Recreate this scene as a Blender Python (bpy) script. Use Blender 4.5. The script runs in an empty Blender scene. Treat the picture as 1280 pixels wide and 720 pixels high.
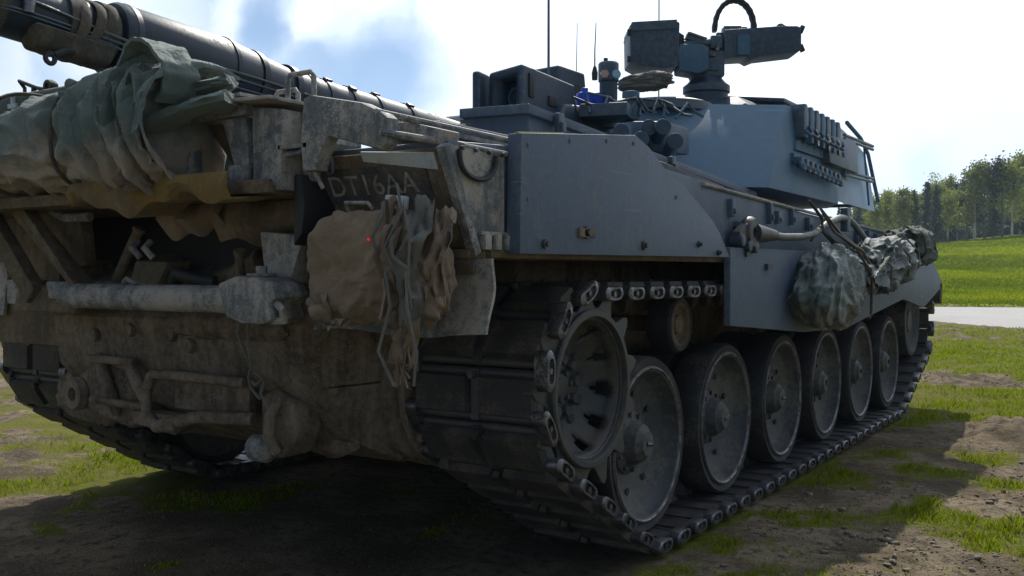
import bpy, bmesh, math, random
import numpy as np
from mathutils import Vector, Matrix, Euler, noise as mnoise

random.seed(7)
RNG = np.random.default_rng(7)
SC = bpy.context.scene
COL = SC.collection
R = math.radians

# ------------------------------------------------------------------ camera
cam_d = bpy.data.cameras.new('camera')
cam = bpy.data.objects.new('camera', cam_d)
COL.objects.link(cam)
cam.location = (3.55, -2.42, 1.28)
cam.rotation_euler = (R(90 - 1.03), 0, R(33.32))
cam_d.sensor_width = 36
cam_d.lens = 36 * 1220 / 1280
cam_d.clip_start = 0.05
cam_d.clip_end = 6000
SC.camera = cam

# ------------------------------------------------------------------ light
SUN_EL = 44.0
SUN_DIR = Vector((-0.38, 0.95, 1.0)).normalized()         # towards the sun
SUN_AZ = math.atan2(SUN_DIR.x, SUN_DIR.y)                 # from +Y, clockwise
sun_d = bpy.data.lights.new('sun', 'SUN')
sun_d.energy = 4.6
sun_d.angle = R(0.55)
sun_d.color = (1.0, 0.95, 0.86)
sun = bpy.data.objects.new('sun', sun_d)
COL.objects.link(sun)
sun.rotation_euler = SUN_DIR.to_track_quat('Z', 'Y').to_euler()
sun.location = (0, 20, 30)

SC.view_settings.view_transform = 'Standard'
SC.view_settings.look = 'None'
SC.view_settings.exposure = 0.0
SC.view_settings.gamma = 1.0


class NT:
    """small helper round a node tree"""
    def __init__(self, tree):
        self.t = tree
        tree.nodes.clear()

    def n(self, kind, **kw):
        nd = self.t.nodes.new(kind)
        for k, v in kw.items():
            if k.startswith('i_'):
                key = k[2:]
                key = int(key) if key.isdigit() else key
                self.set(nd, key, v)
            else:
                setattr(nd, k, v)
        return nd

    def set(self, nd, key, v):
        s = nd.inputs[key]
        if isinstance(v, bpy.types.NodeSocket):
            self.t.links.new(v, s)
        else:
            s.default_value = v

    def math(self, op, a, b=None, c=None, clamp=False):
        nd = self.n('ShaderNodeMath', operation=op, use_clamp=clamp)
        for i, v in enumerate((a, b, c)):
            if v is not None:
                self.set(nd, i, v)
        return nd.outputs[0]

    def vmath(self, op, a, b=None, out=0):
        nd = self.n('ShaderNodeVectorMath', operation=op)
        self.set(nd, 0, a)
        if b is not None:
            self.set(nd, 1, b)
        return nd.outputs[out]

    def ramp(self, f, lo, hi, a=0.0, b=1.0, smooth=True):
        nd = self.n('ShaderNodeMapRange')
        nd.interpolation_type = 'SMOOTHSTEP' if smooth else 'LINEAR'
        for i, v in enumerate((f, lo, hi, a, b)):
            self.set(nd, i, v)
        return nd.outputs[0]

    def mix(self, f, a, b):
        nd = self.n('ShaderNodeMix', data_type='RGBA')
        self.set(nd, 0, f)
        for i, v in ((6, a), (7, b)):
            if not isinstance(v, bpy.types.NodeSocket) and len(v) == 3:
                v = (*v, 1)
            self.set(nd, i, v)
        return nd.outputs[2]

    def noise(self, vec, scale, detail=5, rough=0.55, dist=0.0):
        nd = self.n('ShaderNodeTexNoise')
        nd.inputs['Scale'].default_value = scale
        nd.inputs['Detail'].default_value = detail
        nd.inputs['Roughness'].default_value = rough
        nd.inputs['Distortion'].default_value = dist
        self.set(nd, 'Vector', vec)
        return nd.outputs[0]


# ------------------------------------------------------------------ sky
def px_dir(u, v):
    """direction of the sky seen at a place of the photograph"""
    m = cam.rotation_euler.to_matrix()
    return (m @ Vector(((u - 640) / 1220, (360 - v) / 1220, -1))).normalized()


world = bpy.data.worlds.new('World')
SC.world = world
world.use_nodes = True
w = NT(world.node_tree)
sky = w.n('ShaderNodeTexSky', sky_type='NISHITA', sun_disc=False)
sky.sun_elevation = R(SUN_EL)
sky.sun_rotation = SUN_AZ
sky.altitude = 50
sky.air_density = 0.85
sky.dust_density = 0.1
sky.ozone_density = 1.5
geo = w.n('ShaderNodeNewGeometry')
ray = w.vmath('SCALE', geo.outputs['Incoming'])
ray.node.inputs['Scale'].default_value = -1.0
warp = w.n('ShaderNodeTexNoise')
w.set(warp, 'Vector', ray)
warp.inputs['Scale'].default_value = 7.0
warp.inputs['Detail'].default_value = 6.0
wv = w.vmath('SUBTRACT', warp.outputs['Color'], (0.5, 0.5, 0.5))
wv = w.vmath('SCALE', wv)
wv.node.inputs['Scale'].default_value = 0.14
d2 = w.vmath('NORMALIZE', w.vmath('ADD', ray, wv))
cl = w.noise(ray, 2.6, 8, 0.6, 0.3)
cloud = w.ramp(cl, 0.30, 0.47)
# thick cloud bank round the sun's part of the sky
for (u, v, rad, soft) in ((900, 60, 0.24, 0.40), (1250, 160, 0.10, 0.30), (150, 40, 0.03, 0.13), (395, 22, 0.02, 0.055), (575, 20, 0.03, 0.08), (10, 85, 0.02, 0.06)):
    a = w.math('ARCCOSINE', w.vmath('DOT_PRODUCT', d2, tuple(px_dir(u, v)), out=1))
    bank = w.ramp(a, rad, soft, 0.96, 0.0)
    cloud = w.math('MAXIMUM', cloud, bank)
# openings between the clouds, where the photograph has them
for (u, v, rad, soft, deep) in ((478, 92, 0.022, 0.080, 0.93), (400, 92, 0.01, 0.05, 0.7), (328, 22, 0.014, 0.045, 0.7), (75, 92, 0.010, 0.04, 0.35),
                                (1185, 226, 0.005, 0.04, 0.4), (-150, -60, 0.06, 0.14, 0.8), (330, 52, 0.012, 0.04, 0.7)):
    d = px_dir(u, v)
    ang = w.vmath('DOT_PRODUCT', d2, tuple(d), out=1)
    a = w.math('ARCCOSINE', ang)
    hole = w.ramp(a, rad, soft, deep, 0.0)
    cloud = w.math('MULTIPLY', cloud, w.math('SUBTRACT', 1.0, hole))
sund = w.math('ARCCOSINE', w.vmath('DOT_PRODUCT', ray, tuple(SUN_DIR), out=1))
glow = w.ramp(sund, 0.25, 1.9, 1.0, 0.0)                   # clouds are brightest towards the sun
cbright = w.math('ADD', 0.14, w.math('MULTIPLY', w.math('POWER', glow, 1.2), 1.45))
cloud = w.math('MULTIPLY', cloud, w.ramp(sund, 1.2, 2.0, 1.0, 0.15))   # cloud thinned in the unseen sky to give a bluer fill
skycol = w.n('ShaderNodeBackground')
w.set(skycol, 'Color', sky.outputs[0])
skycol.inputs['Strength'].default_value = 0.11
ccol = w.n('ShaderNodeBackground')
w.set(ccol, 'Color', (0.80, 0.90, 1.03, 1))
w.set(ccol, 'Strength', cbright)
mx = w.n('ShaderNodeMixShader')
w.set(mx, 0, cloud)
w.set(mx, 1, skycol.outputs[0])
w.set(mx, 2, ccol.outputs[0])
wo = w.n('ShaderNodeOutputWorld')
w.set(wo, 0, mx.outputs[0])

# ------------------------------------------------------------------ materials


def new_mat(name):
    m = bpy.data.materials.new(name)
    m.use_nodes = True
    t = NT(m.node_tree)
    out = t.n('ShaderNodeOutputMaterial')
    b = t.n('ShaderNodeBsdfPrincipled')
    t.set(out, 0, b.outputs[0])
    return m, t, b, out


def bump(t, b, height, dist=0.01, strength=0.6):
    bp = t.n('ShaderNodeBump')
    bp.inputs['Strength'].default_value = strength
    bp.inputs['Distance'].default_value = dist
    t.set(bp, 'Height', height)
    t.set(b, 'Normal', bp.outputs[0])


def coords(t):
    tc = t.n('ShaderNodeTexCoord')
    oi = t.n('ShaderNodeObjectInfo')
    off = t.n('ShaderNodeCombineXYZ')
    r = t.math('MULTIPLY', oi.outputs['Random'], 37.0)
    t.set(off, 0, r)
    t.set(off, 1, r)
    return t.vmath('ADD', tc.outputs['Object'], off.outputs[0])


def paint(name, base, dust=(0.20, 0.175, 0.14), amount=0.35, rough=0.55, scale=3.0, streak=True, spec=0.5, bumpd=0.002,
          metallic=0.0, edge=None, splash=0.5, scratch=0.0, soft=1.0):
    """worn army paint under dust, with runs, speckles and scratches"""
    m, t, b, _ = new_mat(name)
    v = coords(t)
    n1 = t.noise(v, scale, 7, 0.62, 0.4)
    n2 = t.noise(v, scale * 9, 5, 0.65)
    n3 = t.noise(v, scale * 45, 3, 0.6)
    f = t.math('ADD', t.math('MULTIPLY', n1, 0.6), t.math('MULTIPLY', n2, 0.4))
    if streak:
        mp = t.n('ShaderNodeMapping')
        t.set(mp, 0, v)
        mp.inputs['Scale'].default_value = (14, 14, 1.1)
        n4 = t.noise(mp.outputs[0], 1.5, 5, 0.6)
        f = t.math('ADD', t.math('MULTIPLY', f, 0.72), t.math('MULTIPLY', n4, 0.28))
    f = t.math('ADD', f, t.math('MULTIPLY', t.math('SUBTRACT', n3, 0.5), 0.22))
    mid = 0.66 - 0.32 * amount
    mask = t.ramp(f, mid - 0.07 * soft, mid + 0.10 * soft)
    # dried splashes: small hard-edged flecks, thick in some places and absent in others
    vo = t.n('ShaderNodeTexVoronoi', i_Vector=v)
    vo.inputs['Scale'].default_value = scale * 22
    fl = t.math('LESS_THAN', vo.outputs['Distance'], t.ramp(t.noise(v, scale * 1.7, 4), 0.42, 0.72, 0.0, 0.10 + 0.5 * amount))
    mask = t.math('MAXIMUM', mask, t.math('MULTIPLY', fl, splash))
    vary = t.math('ADD', 0.75, t.math('MULTIPLY', n2, 0.5))
    bc = t.mix(1.0, base, (1, 1, 1))
    bc.node.blend_type = 'MULTIPLY'
    cv = t.n('ShaderNodeCombineColor')
    for i in range(3):
        t.set(cv, i, vary)
    t.set(bc.node, 7, cv.outputs[0])
    c = t.mix(mask, bc, dust)
    if scratch:
        for rot, sd in ((0.35, 0.0), (-1.1, 9.0)):
            mp2 = t.n('ShaderNodeMapping')
            t.set(mp2, 0, v)
            mp2.inputs['Rotation'].default_value = (rot, rot * .6, rot * .3)
            mp2.inputs['Location'].default_value = (sd, sd, sd)
            mp2.inputs['Scale'].default_value = (1.5, 1.5, 75)
            ns = t.noise(mp2.outputs[0], 1.3, 2, 0.4)
            c = t.mix(t.math('MULTIPLY', t.math('MULTIPLY', t.ramp(ns, 0.70, 0.74), t.ramp(n1, 0.45, 0.6)), scratch), c, tuple(min(1, x * 2.2 + .03) for x in base))
    if edge:
        # bare metal where hands and stones rub the corners
        ge = t.n('ShaderNodeNewGeometry')
        pe = t.ramp(t.math('ADD', ge.outputs['Pointiness'], t.math('MULTIPLY', t.math('SUBTRACT', n2, 0.5), 0.08)), 0.53, 0.6)
        c = t.mix(t.math('MULTIPLY', pe, 0.8), c, edge)
    t.set(b, 'Base Color', c)
    b.inputs['Metallic'].default_value = metallic
    rr = t.math('ADD', rough, t.math('MULTIPLY', mask, 0.3))
    t.set(b, 'Roughness', t.math('MINIMUM', rr, 0.95))
    b.inputs['Specular IOR Level'].default_value = spec
    n5 = t.noise(v, 2.2, 2)
    h = t.math('ADD', t.math('MULTIPLY', n2, 0.6), t.math('MULTIPLY', n3, 0.4))
    bump(t, b, t.math('ADD', h, t.math('MULTIPLY', n5, 2.0)), bumpd, 0.7)
    return m


def cloth(name, base, dust, amount=0.4, weave=260, low=None, rough=0.82):
    """canvas: weave, fold relief and dust; low = dust line in metres above which it stays clean"""
    m, t, b, _ = new_mat(name)
    tc = t.n('ShaderNodeTexCoord')
    v = tc.outputs['Object']
    n1 = t.noise(v, 4, 6, 0.6, 0.5)
    n2 = t.noise(v, 22, 6, 0.65, 0.8)
    wv = t.n('ShaderNodeTexWave', i_Vector=v)
    wv.inputs['Scale'].default_value = weave / 6.28
    wv.inputs['Distortion'].default_value = 1.0
    f = t.math('ADD', t.math('MULTIPLY', n1, 0.6), t.math('MULTIPLY', n2, 0.4))
    if low is not None:
        sp = t.n('ShaderNodeSeparateXYZ', i_0=v)
        f = t.math('ADD', f, t.ramp(sp.outputs[2], low - 0.16, low + 0.12, 0.22, -0.12))
    mid = 0.66 - 0.32 * amount
    mask = t.ramp(f, mid - 0.12, mid + 0.14)
    c = t.mix(mask, base, dust)
    c = t.mix(t.math('MULTIPLY', t.math('SUBTRACT', n2, 0.35), 0.5, clamp=True), c, tuple(x * 0.55 for x in base))
    t.set(b, 'Base Color', c)
    b.inputs['Roughness'].default_value = rough
    b.inputs['Specular IOR Level'].default_value = 0.35
    b.inputs['Sheen Weight'].default_value = 0.15
    h = t.math('ADD', t.math('MULTIPLY', n2, 0.35), t.math('MULTIPLY', wv.outputs[0], 0.03))
    for sc_, k_ in ((6.0, 0.35), (15.0, 0.15)):
        nn = t.noise(v, sc_, 2, 0.45, 1.6)
        rd = t.math('SUBTRACT', 1.0, t.math('ABSOLUTE', t.math('MULTIPLY', t.math('SUBTRACT', nn, 0.5), 7.0)), clamp=True)
        h = t.math('ADD', h, t.math('MULTIPLY', t.math('POWER', rd, 1.5), k_))
    bump(t, b, h, 0.010, 0.6)
    return m


M = {}
M['paint'] = paint('army_paint', (0.066, 0.098, 0.148), (0.142, 0.160, 0.185), 0.36, 0.55, splash=.45, scratch=.9, bumpd=.004)
M['clean'] = paint('turret_paint', (0.046, 0.112, 0.182), (0.085, 0.155, 0.22), 0.30, 0.6, 2.0, scratch=.6)
M['dark'] = paint('dark_paint', (0.020, 0.042, 0.070), (0.06, 0.085, 0.11), 0.22, 0.5, edge=(.10, .14, .18))
M['dusty'] = paint('dusty_paint', (0.095, 0.110, 0.122), (0.37, 0.33, 0.29), 0.52, 0.6, 4.0, bumpd=0.005, splash=.95, scratch=.6)
M['brown'] = paint('brown_mud_paint', (0.085, 0.060, 0.037), (0.19, 0.145, 0.095), 0.50, 0.8, 4.0, bumpd=0.007, splash=.8)
M['mud'] = paint('caked_mud', (0.085, 0.063, 0.046), (0.31, 0.245, 0.185), 0.56, 0.9, 4.2, spec=0.2, bumpd=0.03, splash=.7, soft=1.9)
M['black'] = paint('black_metal', (0.016, 0.017, 0.02), (0.06, 0.055, 0.05), 0.25, 0.6)
M['rubber'] = paint('tyre_rubber', (0.020, 0.020, 0.023), (0.10, 0.09, 0.075), 0.30, 0.75, 6.0, streak=False)
M['pad'] = paint('track_pad_rubber', (0.026, 0.024, 0.024), (0.10, 0.082, 0.062), 0.44, 0.72, 9.0, streak=False, bumpd=0.004)
M['track'] = paint('track_steel', (0.050, 0.050, 0.056), (0.095, 0.083, 0.070), 0.40, 0.45, 12.0, streak=False, metallic=0.2)
M['worn'] = paint('polished_steel', (0.20, 0.20, 0.22), (0.06, 0.055, 0.05), 0.5, 0.34, 14.0, streak=False, metallic=0.85)
M['disc'] = paint('wheel_paint', (0.040, 0.047, 0.055), (0.135, 0.120, 0.10), 0.46, 0.5, 4.0, streak=False, splash=.8, bumpd=.004)
M['sprocket'] = paint('sprocket_paint', (0.034, 0.039, 0.045), (0.085, 0.070, 0.052), 0.40, 0.45, 6.0, streak=False)
M['barrel'] = paint('barrel_sleeve', (0.016, 0.027, 0.042), (0.055, 0.062, 0.068), 0.22, 0.5, 3.0, streak=False, splash=.3)
M['strap'] = paint('strap_webbing', (0.045, 0.042, 0.035), (0.12, 0.10, 0.075), 0.5, 0.8, 8.0)
M['letter'] = paint('stencil_paint', (0.30, 0.29, 0.27), (0.12, 0.095, 0.07), 0.50, 0.8, 14.0)
M['plate'] = paint('number_plate_black', (0.030, 0.032, 0.036), (0.12, 0.10, 0.075), 0.48, 0.7, 6.0)
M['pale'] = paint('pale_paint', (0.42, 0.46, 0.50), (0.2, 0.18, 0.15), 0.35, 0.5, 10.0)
M['cable'] = paint('steel_rope', (0.13, 0.135, 0.135), (0.12, 0.105, 0.085), 0.4, 0.5, 12.0, metallic=0.4)
M['tarp'] = cloth('green_tarp', (0.115, 0.148, 0.136), (0.330, 0.270, 0.215), 0.30, low=1.74)
M['tarp_dark'] = cloth('dark_green_tarp', (0.026, 0.045, 0.034), (0.08, 0.08, 0.06), 0.2)
M['ochre'] = cloth('ochre_cloth', (0.20, 0.125, 0.025), (0.12, 0.08, 0.04), 0.5)
M['canvas'] = cloth('brown_canvas', (0.165, 0.115, 0.075), (0.24, 0.175, 0.115), 0.45)
M['canvas_grey'] = cloth('grey_canvas', (0.115, 0.115, 0.105), (0.20, 0.175, 0.14), 0.4)
M['sack'] = cloth('blue_green_sack', (0.055, 0.078, 0.076), (0.095, 0.09, 0.072), 0.25, low=1.08, rough=0.5)
M['sheet'] = cloth('pale_sheet', (0.50, 0.60, 0.68), (0.42, 0.50, 0.56), 0.3)


def simple(name, col, rough=0.5, metallic=0.0, emit=None, es=0.0, spec=0.5):
    m, t, b, _ = new_mat(name)
    v = coords(t)
    n = t.noise(v, 30, 4)
    c = t.mix(t.math('MULTIPLY', n, 0.5), col, tuple(x * 0.6 for x in col))
    t.set(b, 'Base Color', c)
    b.inputs['Roughness'].default_value = rough
    b.inputs['Metallic'].default_value = metallic
    b.inputs['Specular IOR Level'].default_value = spec
    if emit:
        b.inputs['Emission Color'].default_value = (*emit, 1)
        b.inputs['Emission Strength'].default_value = es
    return m


M['red_lamp'] = simple('red_lamp', (0.5, 0.03, 0.03), 0.3, emit=(1, 0.03, 0.02), es=0.4)
M['blue'] = simple('blue_plastic', (0.01, 0.07, 0.55), 0.25)
M['orange_glass'] = simple('orange_glass', (0.50, 0.30, 0.22), 0.12)
M['blue_glass'] = simple('blue_glass', (0.25, 0.42, 0.55), 0.12)
M['glass'] = simple('dark_glass', (0.03, 0.05, 0.07), 0.08)
M['yellow'] = simple('yellow_paint', (0.55, 0.50, 0.03), 0.5)

# ------------------------------------------------------------------ mesh builder


class MB:
    def __init__(self):
        self.v, self.f, self.m = [], [], []
        self.mi = 0

    def add(self, vs, fs):
        o = len(self.v)
        self.v += [tuple(p) for p in vs]
        self.f += [tuple(i + o for i in f) for f in fs]
        self.m += [self.mi] * len(fs)
        return self

    def hexa(self, lo, hi):
        """two rings of the same number of corners"""
        n = len(lo)
        fs = [tuple(range(n)), tuple(range(2 * n - 1, n - 1, -1))]
        fs += [(i, i + n, (i + 1) % n + n, (i + 1) % n) for i in range(n)]
        return self.add(list(lo) + list(hi), fs)

    def box(self, c, s, rot=None):
        c = Vector(c)
        e = Euler(rot).to_matrix() if rot else Matrix.Identity(3)
        q = lambda x, y, z: c + e @ Vector((x * s[0] / 2, y * s[1] / 2, z * s[2] / 2))
        return self.hexa([q(-1, -1, -1), q(1, -1, -1), q(1, 1, -1), q(-1, 1, -1)],
                         [q(-1, -1, 1), q(1, -1, 1), q(1, 1, 1), q(-1, 1, 1)])

    def prism(self, pts, plane, a, b):
        if plane == 'YZ':
            g = lambda p, t: (t, p[0], p[1])
        elif plane == 'XZ':
            g = lambda p, t: (p[0], t, p[1])
        else:
            g = lambda p, t: (p[0], p[1], t)
        return self.hexa([g(p, a) for p in pts], [g(p, b) for p in pts])

    def rings(self, rings, cap=True, closed=False):
        n = len(rings[0])
        vs = [p for r in rings for p in r]
        fs = []
        k = len(rings)
        for j in range(k if closed else k - 1):
            a, b = j * n, ((j + 1) % k) * n
            for i in range(n):
                fs.append((a + i, a + (i + 1) % n, b + (i + 1) % n, b + i))
        if cap and not closed:
            fs.append(tuple(range(n - 1, -1, -1)))
            fs.append(tuple(range((k - 1) * n, k * n)))
        return self.add(vs, fs)

    def cyl(self, p0, p1, r0, r1=None, n=16, cap=True):
        r1 = r0 if r1 is None else r1
        p0, p1 = Vector(p0), Vector(p1)
        q = (p1 - p0).to_track_quat('Z', 'Y')
        ring = lambda p, r: [p + q @ Vector((r * math.cos(2 * math.pi * i / n), r * math.sin(2 * math.pi * i / n), 0)) for i in range(n)]
        return self.rings([ring(p0, r0), ring(p1, r1)], cap)

    def tube(self, pts, r, n=8, closed=False):
        pts = [Vector(p) for p in pts]
        k = len(pts)
        rings = []
        up = None
        for i, p in enumerate(pts):
            a = pts[i - 1] if (i or closed) else p
            b = pts[(i + 1) % k] if (i < k - 1 or closed) else p
            d = (b - a).normalized()
            if up is None:
                up = d.orthogonal().normalized()
            up = (up - d * up.dot(d)).normalized()
            s = d.cross(up)
            rr = r[i] if isinstance(r, (list, tuple)) else r
            rings.append([p + (up * math.cos(2 * math.pi * j / n) + s * math.sin(2 * math.pi * j / n)) * rr for j in range(n)])
        return self.rings(rings, True, closed)

    def lathe(self, prof, c, axis='X', n=40, close=False):
        """prof: (radius, offset along the axis)"""
        c = Vector(c)
        rings = []
        for r, o in prof:
            ring = []
            for i in range(n):
                a = 2 * math.pi * i / n
                u, v = r * math.cos(a), r * math.sin(a)
                ring.append(c + (Vector((o, u, v)) if axis == 'X' else Vector((u, o, v)) if axis == 'Y' else Vector((u, v, o))))
            rings.append(ring)
        return self.rings(rings, not close, close)

    def build(self, name, mats, parent=None, bevel=0.0, seg=2, smooth=35, label=None):
        me = bpy.data.meshes.new(name)
        me.from_pydata(self.v, [], self.f)
        if not isinstance(mats, (list, tuple)):
            mats = [mats]
        for m in mats:
            me.materials.append(m)
        if len(mats) > 1:
            me.polygons.foreach_set('material_index', self.m)
        bm = bmesh.new()
        bm.from_mesh(me)
        bmesh.ops.recalc_face_normals(bm, faces=bm.faces)
        if bevel:
            es = [e for e in bm.edges if len(e.link_faces) == 2 and e.calc_face_angle(0) > R(28)]
            bmesh.ops.bevel(bm, geom=es, offset=bevel, segments=seg, profile=0.6, affect='EDGES', clamp_overlap=True)
        bm.to_mesh(me)
        bm.free()
        if smooth:
            me.shade_smooth()
            me.set_sharp_from_angle(angle=R(smooth))
        o = bpy.data.objects.new(name, me)
        COL.objects.link(o)
        if parent:
            o.parent = parent
        if label:
            o['label'] = label
        return o


def tag(o, label, cat=None, group=None, kind=None):
    o['label'] = label
    if cat:
        o['category'] = cat
    if group:
        o['group'] = group
    if kind:
        o['kind'] = kind
    return o


def empty(name, loc, label, cat, group=None):
    o = bpy.data.objects.new(name, None)
    COL.objects.link(o)
    o.location = loc
    o.empty_display_size = 0.2
    return tag(o, label, cat, group)


def copy_child(o, parent, loc=None, rot=None):
    c = o.copy()
    COL.objects.link(c)
    c.parent = parent
    if loc is not None:
        c.location = loc
    if rot is not None:
        c.rotation_euler = rot
    for ch in list(o.children):
        copy_child(ch, c)
    return c


def vnoise(p, oct=4, seed=0.0):
    return mnoise.fractal(Vector(p) + Vector((seed, seed * 1.7, seed * 0.3)), 0.9, 2.1, oct)


def ridge(p, seed=0.0):
    return mnoise.ridged_multi_fractal(Vector(p) + Vector((seed, seed * 1.3, 0)), 0.8, 2.0, 4, 1.0, 2.0)


def crease(q, seed):
    """long folds: sharp crests where a stretched, bent noise field passes through zero, in calmer and busier regions"""
    bend = Vector((mnoise.noise(q * .55 + Vector((seed, 0, 0))), mnoise.noise(q * .55 + Vector((0, seed, 5))), mnoise.noise(q * .55 + Vector((3, 0, seed))))) * 1.1
    a = mnoise.noise(q + bend + Vector((seed, seed * .7, 1.3)))
    b = mnoise.noise(q * 2.1 + bend * 2 + Vector((seed * 2, 4.1, seed)))
    m = .35 + .65 * min(1, max(0, .5 + 1.3 * mnoise.noise(q * .4 + Vector((seed * 3, 1, 2)))))
    fa = max(0, 1 - abs(a) * 3.2)
    fb = max(0, 1 - abs(b) * 3.0)
    return (fa ** 1.4 * .95 + fb ** 1.3 * .30 - .38) * m


def blob(c, size, name, mat, parent=None, seed=1.0, power=3.0, amp=0.12, wr=0.05, wscale=(3, 3, 3), nu=72, nv=48, sag=0.0, warp=None):
    """a stuffed or draped cloth body: a rounded box pushed about by soft lumps and sharp creases"""
    mb = MB()
    vs, fs = [], []
    for j in range(nv + 1):
        th = math.pi * j / nv - math.pi / 2
        for i in range(nu):
            ph = 2 * math.pi * i / nu
            d = Vector((math.cos(th) * math.cos(ph), math.cos(th) * math.sin(ph), math.sin(th)))
            k = (abs(d.x) ** power + abs(d.y) ** power + abs(d.z) ** power) ** (-1 / power)
            p = d * k
            n = vnoise(p * 1.3, 3, seed) * amp
            q = Vector((p.x * wscale[0], p.y * wscale[1], p.z * wscale[2]))
            r = crease(q, seed * 3) * wr
            p = p * (1 + n + r)
            if sag:
                p.z -= sag * (1 - p.z) * 0.5 * (p.x * p.x)
            if warp:
                p = warp(p)
            vs.append(Vector(c) + Vector((p.x * size[0] / 2, p.y * size[1] / 2, p.z * size[2] / 2)))
    for j in range(nv):
        for i in range(nu):
            a, b = j * nu + i, j * nu + (i + 1) % nu
            fs.append((a, b, b + nu, a + nu))
    mb.add(vs, fs)
    return mb.build(name, mat, parent, smooth=75)


def ribbon(mb, pts, width, axis, thick=0.006, wob=0.0, seed=0.0):
    """a strip of cloth: the path swept along an axis, with thickness"""
    ax = Vector(axis)
    pts = [Vector(p) for p in pts]
    rings = []
    k = len(pts)
    nw = 6
    for i, p in enumerate(pts):
        d = (pts[min(i + 1, k - 1)] - pts[max(i - 1, 0)]).normalized()
        nrm = d.cross(ax).normalized()
        wd = width[i] if isinstance(width, (list, tuple)) else width
        top, bot = [], []
        for j in range(nw + 1):
            s = j / nw - 0.5
            off = nrm * wob * vnoise((i * 0.35, j * 0.6, 0), 2, seed)
            q = p + ax * (wd * s) + off
            top.append(q + nrm * thick / 2)
            bot.append(q - nrm * thick / 2)
        rings.append(top + bot[::-1])
    mb.rings(rings)


# ------------------------------------------------------------------ ground
def hash2(ix, iy, s):
    h = np.sin(ix * 127.1 + iy * 311.7 + s * 74.7) * 43758.5453
    return h - np.floor(h)


def val(x, y, s=0):
    ix, iy = np.floor(x), np.floor(y)
    fx, fy = x - ix, y - iy
    fx, fy = fx * fx * (3 - 2 * fx), fy * fy * (3 - 2 * fy)
    a, b = hash2(ix, iy, s), hash2(ix + 1, iy, s)
    c, d = hash2(ix, iy + 1, s), hash2(ix + 1, iy + 1, s)
    return (a * (1 - fx) + b * fx) * (1 - fy) + (c * (1 - fx) + d * fx) * fy


def fbm(x, y, s=0, o=5):
    t, a, n = 0, 0.5, 0
    for i in range(o):
        t = t + a * val(x, y, s + i * 13)
        n += a
        a *= 0.5
        x, y = x * 2.03 + 7.1, y * 2.03 - 3.3
    return t / n


CAMX, CAMY = 3.55, -2.42
FWX, FWY = -0.5495, 0.8355


def depth(x, y):
    return (x - CAMX) * FWX + (y - CAMY) * FWY


def lateral(x, y):
    return (x - CAMX) * 0.8355 + (y - CAMY) * 0.5495


def sm(a, b, x):
    t = np.clip((x - a) / (b - a), 0, 1)
    return t * t * (3 - 2 * t)


def grass_mask(x, y):
    n = fbm(x * 0.9, y * 0.9, 3, 5)
    n2 = fbm(x * 3.1, y * 3.1, 9, 4)
    d = depth(x, y) + (n2 - 0.5) * 1.2 + (n - 0.5) * 2.5
    l = lateral(x, y)
    g = sm(0.47, 0.62, n * 0.55 + n2 * 0.45) * 0.75
    ahead = sm(0.5, 1.5, l)
    band = np.maximum(sm(11.6, 12.6, d) * (1 - sm(17.0, 18.2, d)), sm(8.3, 8.7, d) * (1 - sm(10.0, 10.5, d)) * sm(3.1, 3.6, l))
    rut = np.maximum(sm(10.3, 10.7, d) * (1 - sm(11.3, 11.8, d)), sm(7.1, 7.5, d) * (1 - sm(8.1, 8.4, d)))
    g = np.where(ahead > 0, g * (1 - 0.9 * rut * ahead), g)
    g = np.maximum(g, band * ahead * (0.6 + 0.8 * (n2 - 0.3)))
    g = np.maximum(g, sm(33, 38, d))
    lefty = np.exp(-(((x + 2.35) / 0.75) ** 2 + ((y - 1.75) / 0.42) ** 2))
    g = np.maximum(g, lefty * 1.3 * sm(0.3, 0.5, n2))
    near = np.exp(-(((x - 1.95) / 0.35) ** 2 + ((y - 2.2) / 1.4) ** 2))
    g = np.maximum(g, near * 0.75 * sm(0.35, 0.55, n2))
    g = np.maximum(g, sm(18.5, 19.5, d) * (1 - sm(20.5, 21.5, d)) * 0.5 * sm(0.4, 0.6, n))
    return np.clip(g, 0, 1)


def terrain(x, y, fine=True):
    d = depth(x, y)
    z = 3.9 * sm(33, 95, d) + 0.014 * np.maximum(d - 70, 0)
    z = z + np.clip(0.085 * (lateral(x, y) - 46), -1.2, 1.4) * sm(45, 95, d)
    if fine:
        g = grass_mask(x, y)
        near = 1 - sm(20, 30, d)
        under = sm(2.0, 2.5, np.abs(x) + 0 * y) + sm(7.9, 8.6, y) + sm(-0.6, -1.2, y)
        under = np.clip(under, 0.12, 1)
        z = z + near * under * (0.10 * (fbm(x * 0.8, y * 0.8, 21, 3) - 0.5) + 0.085 * (1 - g) * (fbm(x * 6, y * 6, 5, 4) - 0.5)
                                + 0.05 * g * (fbm(x * 4, y * 4, 8, 3) - 0.35))
        rutl = sm(7.1, 7.5, d) * (1 - sm(8.1, 8.4, d)) + sm(10.3, 10.7, d) * (1 - sm(11.3, 11.8, d)) + sm(17.8, 18.6, d) * (1 - sm(20.6, 21.5, d))
        rutl = rutl * sm(3.0, 3.6, lateral(x, y))
        z = z + rutl * 0.28 * (fbm(x * 2.6, y * 2.6, 31, 5) - 0.45) * under
        z = z + 0.5 * sm(40, 60, d) * (fbm(x * 0.13, y * 0.13, 41, 3) - 0.5)
        z = z - 0.05 * np.exp(-(((x + 2.5) / 0.8) ** 2 + ((y - 3.1) / 0.7) ** 2))
    return z


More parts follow.
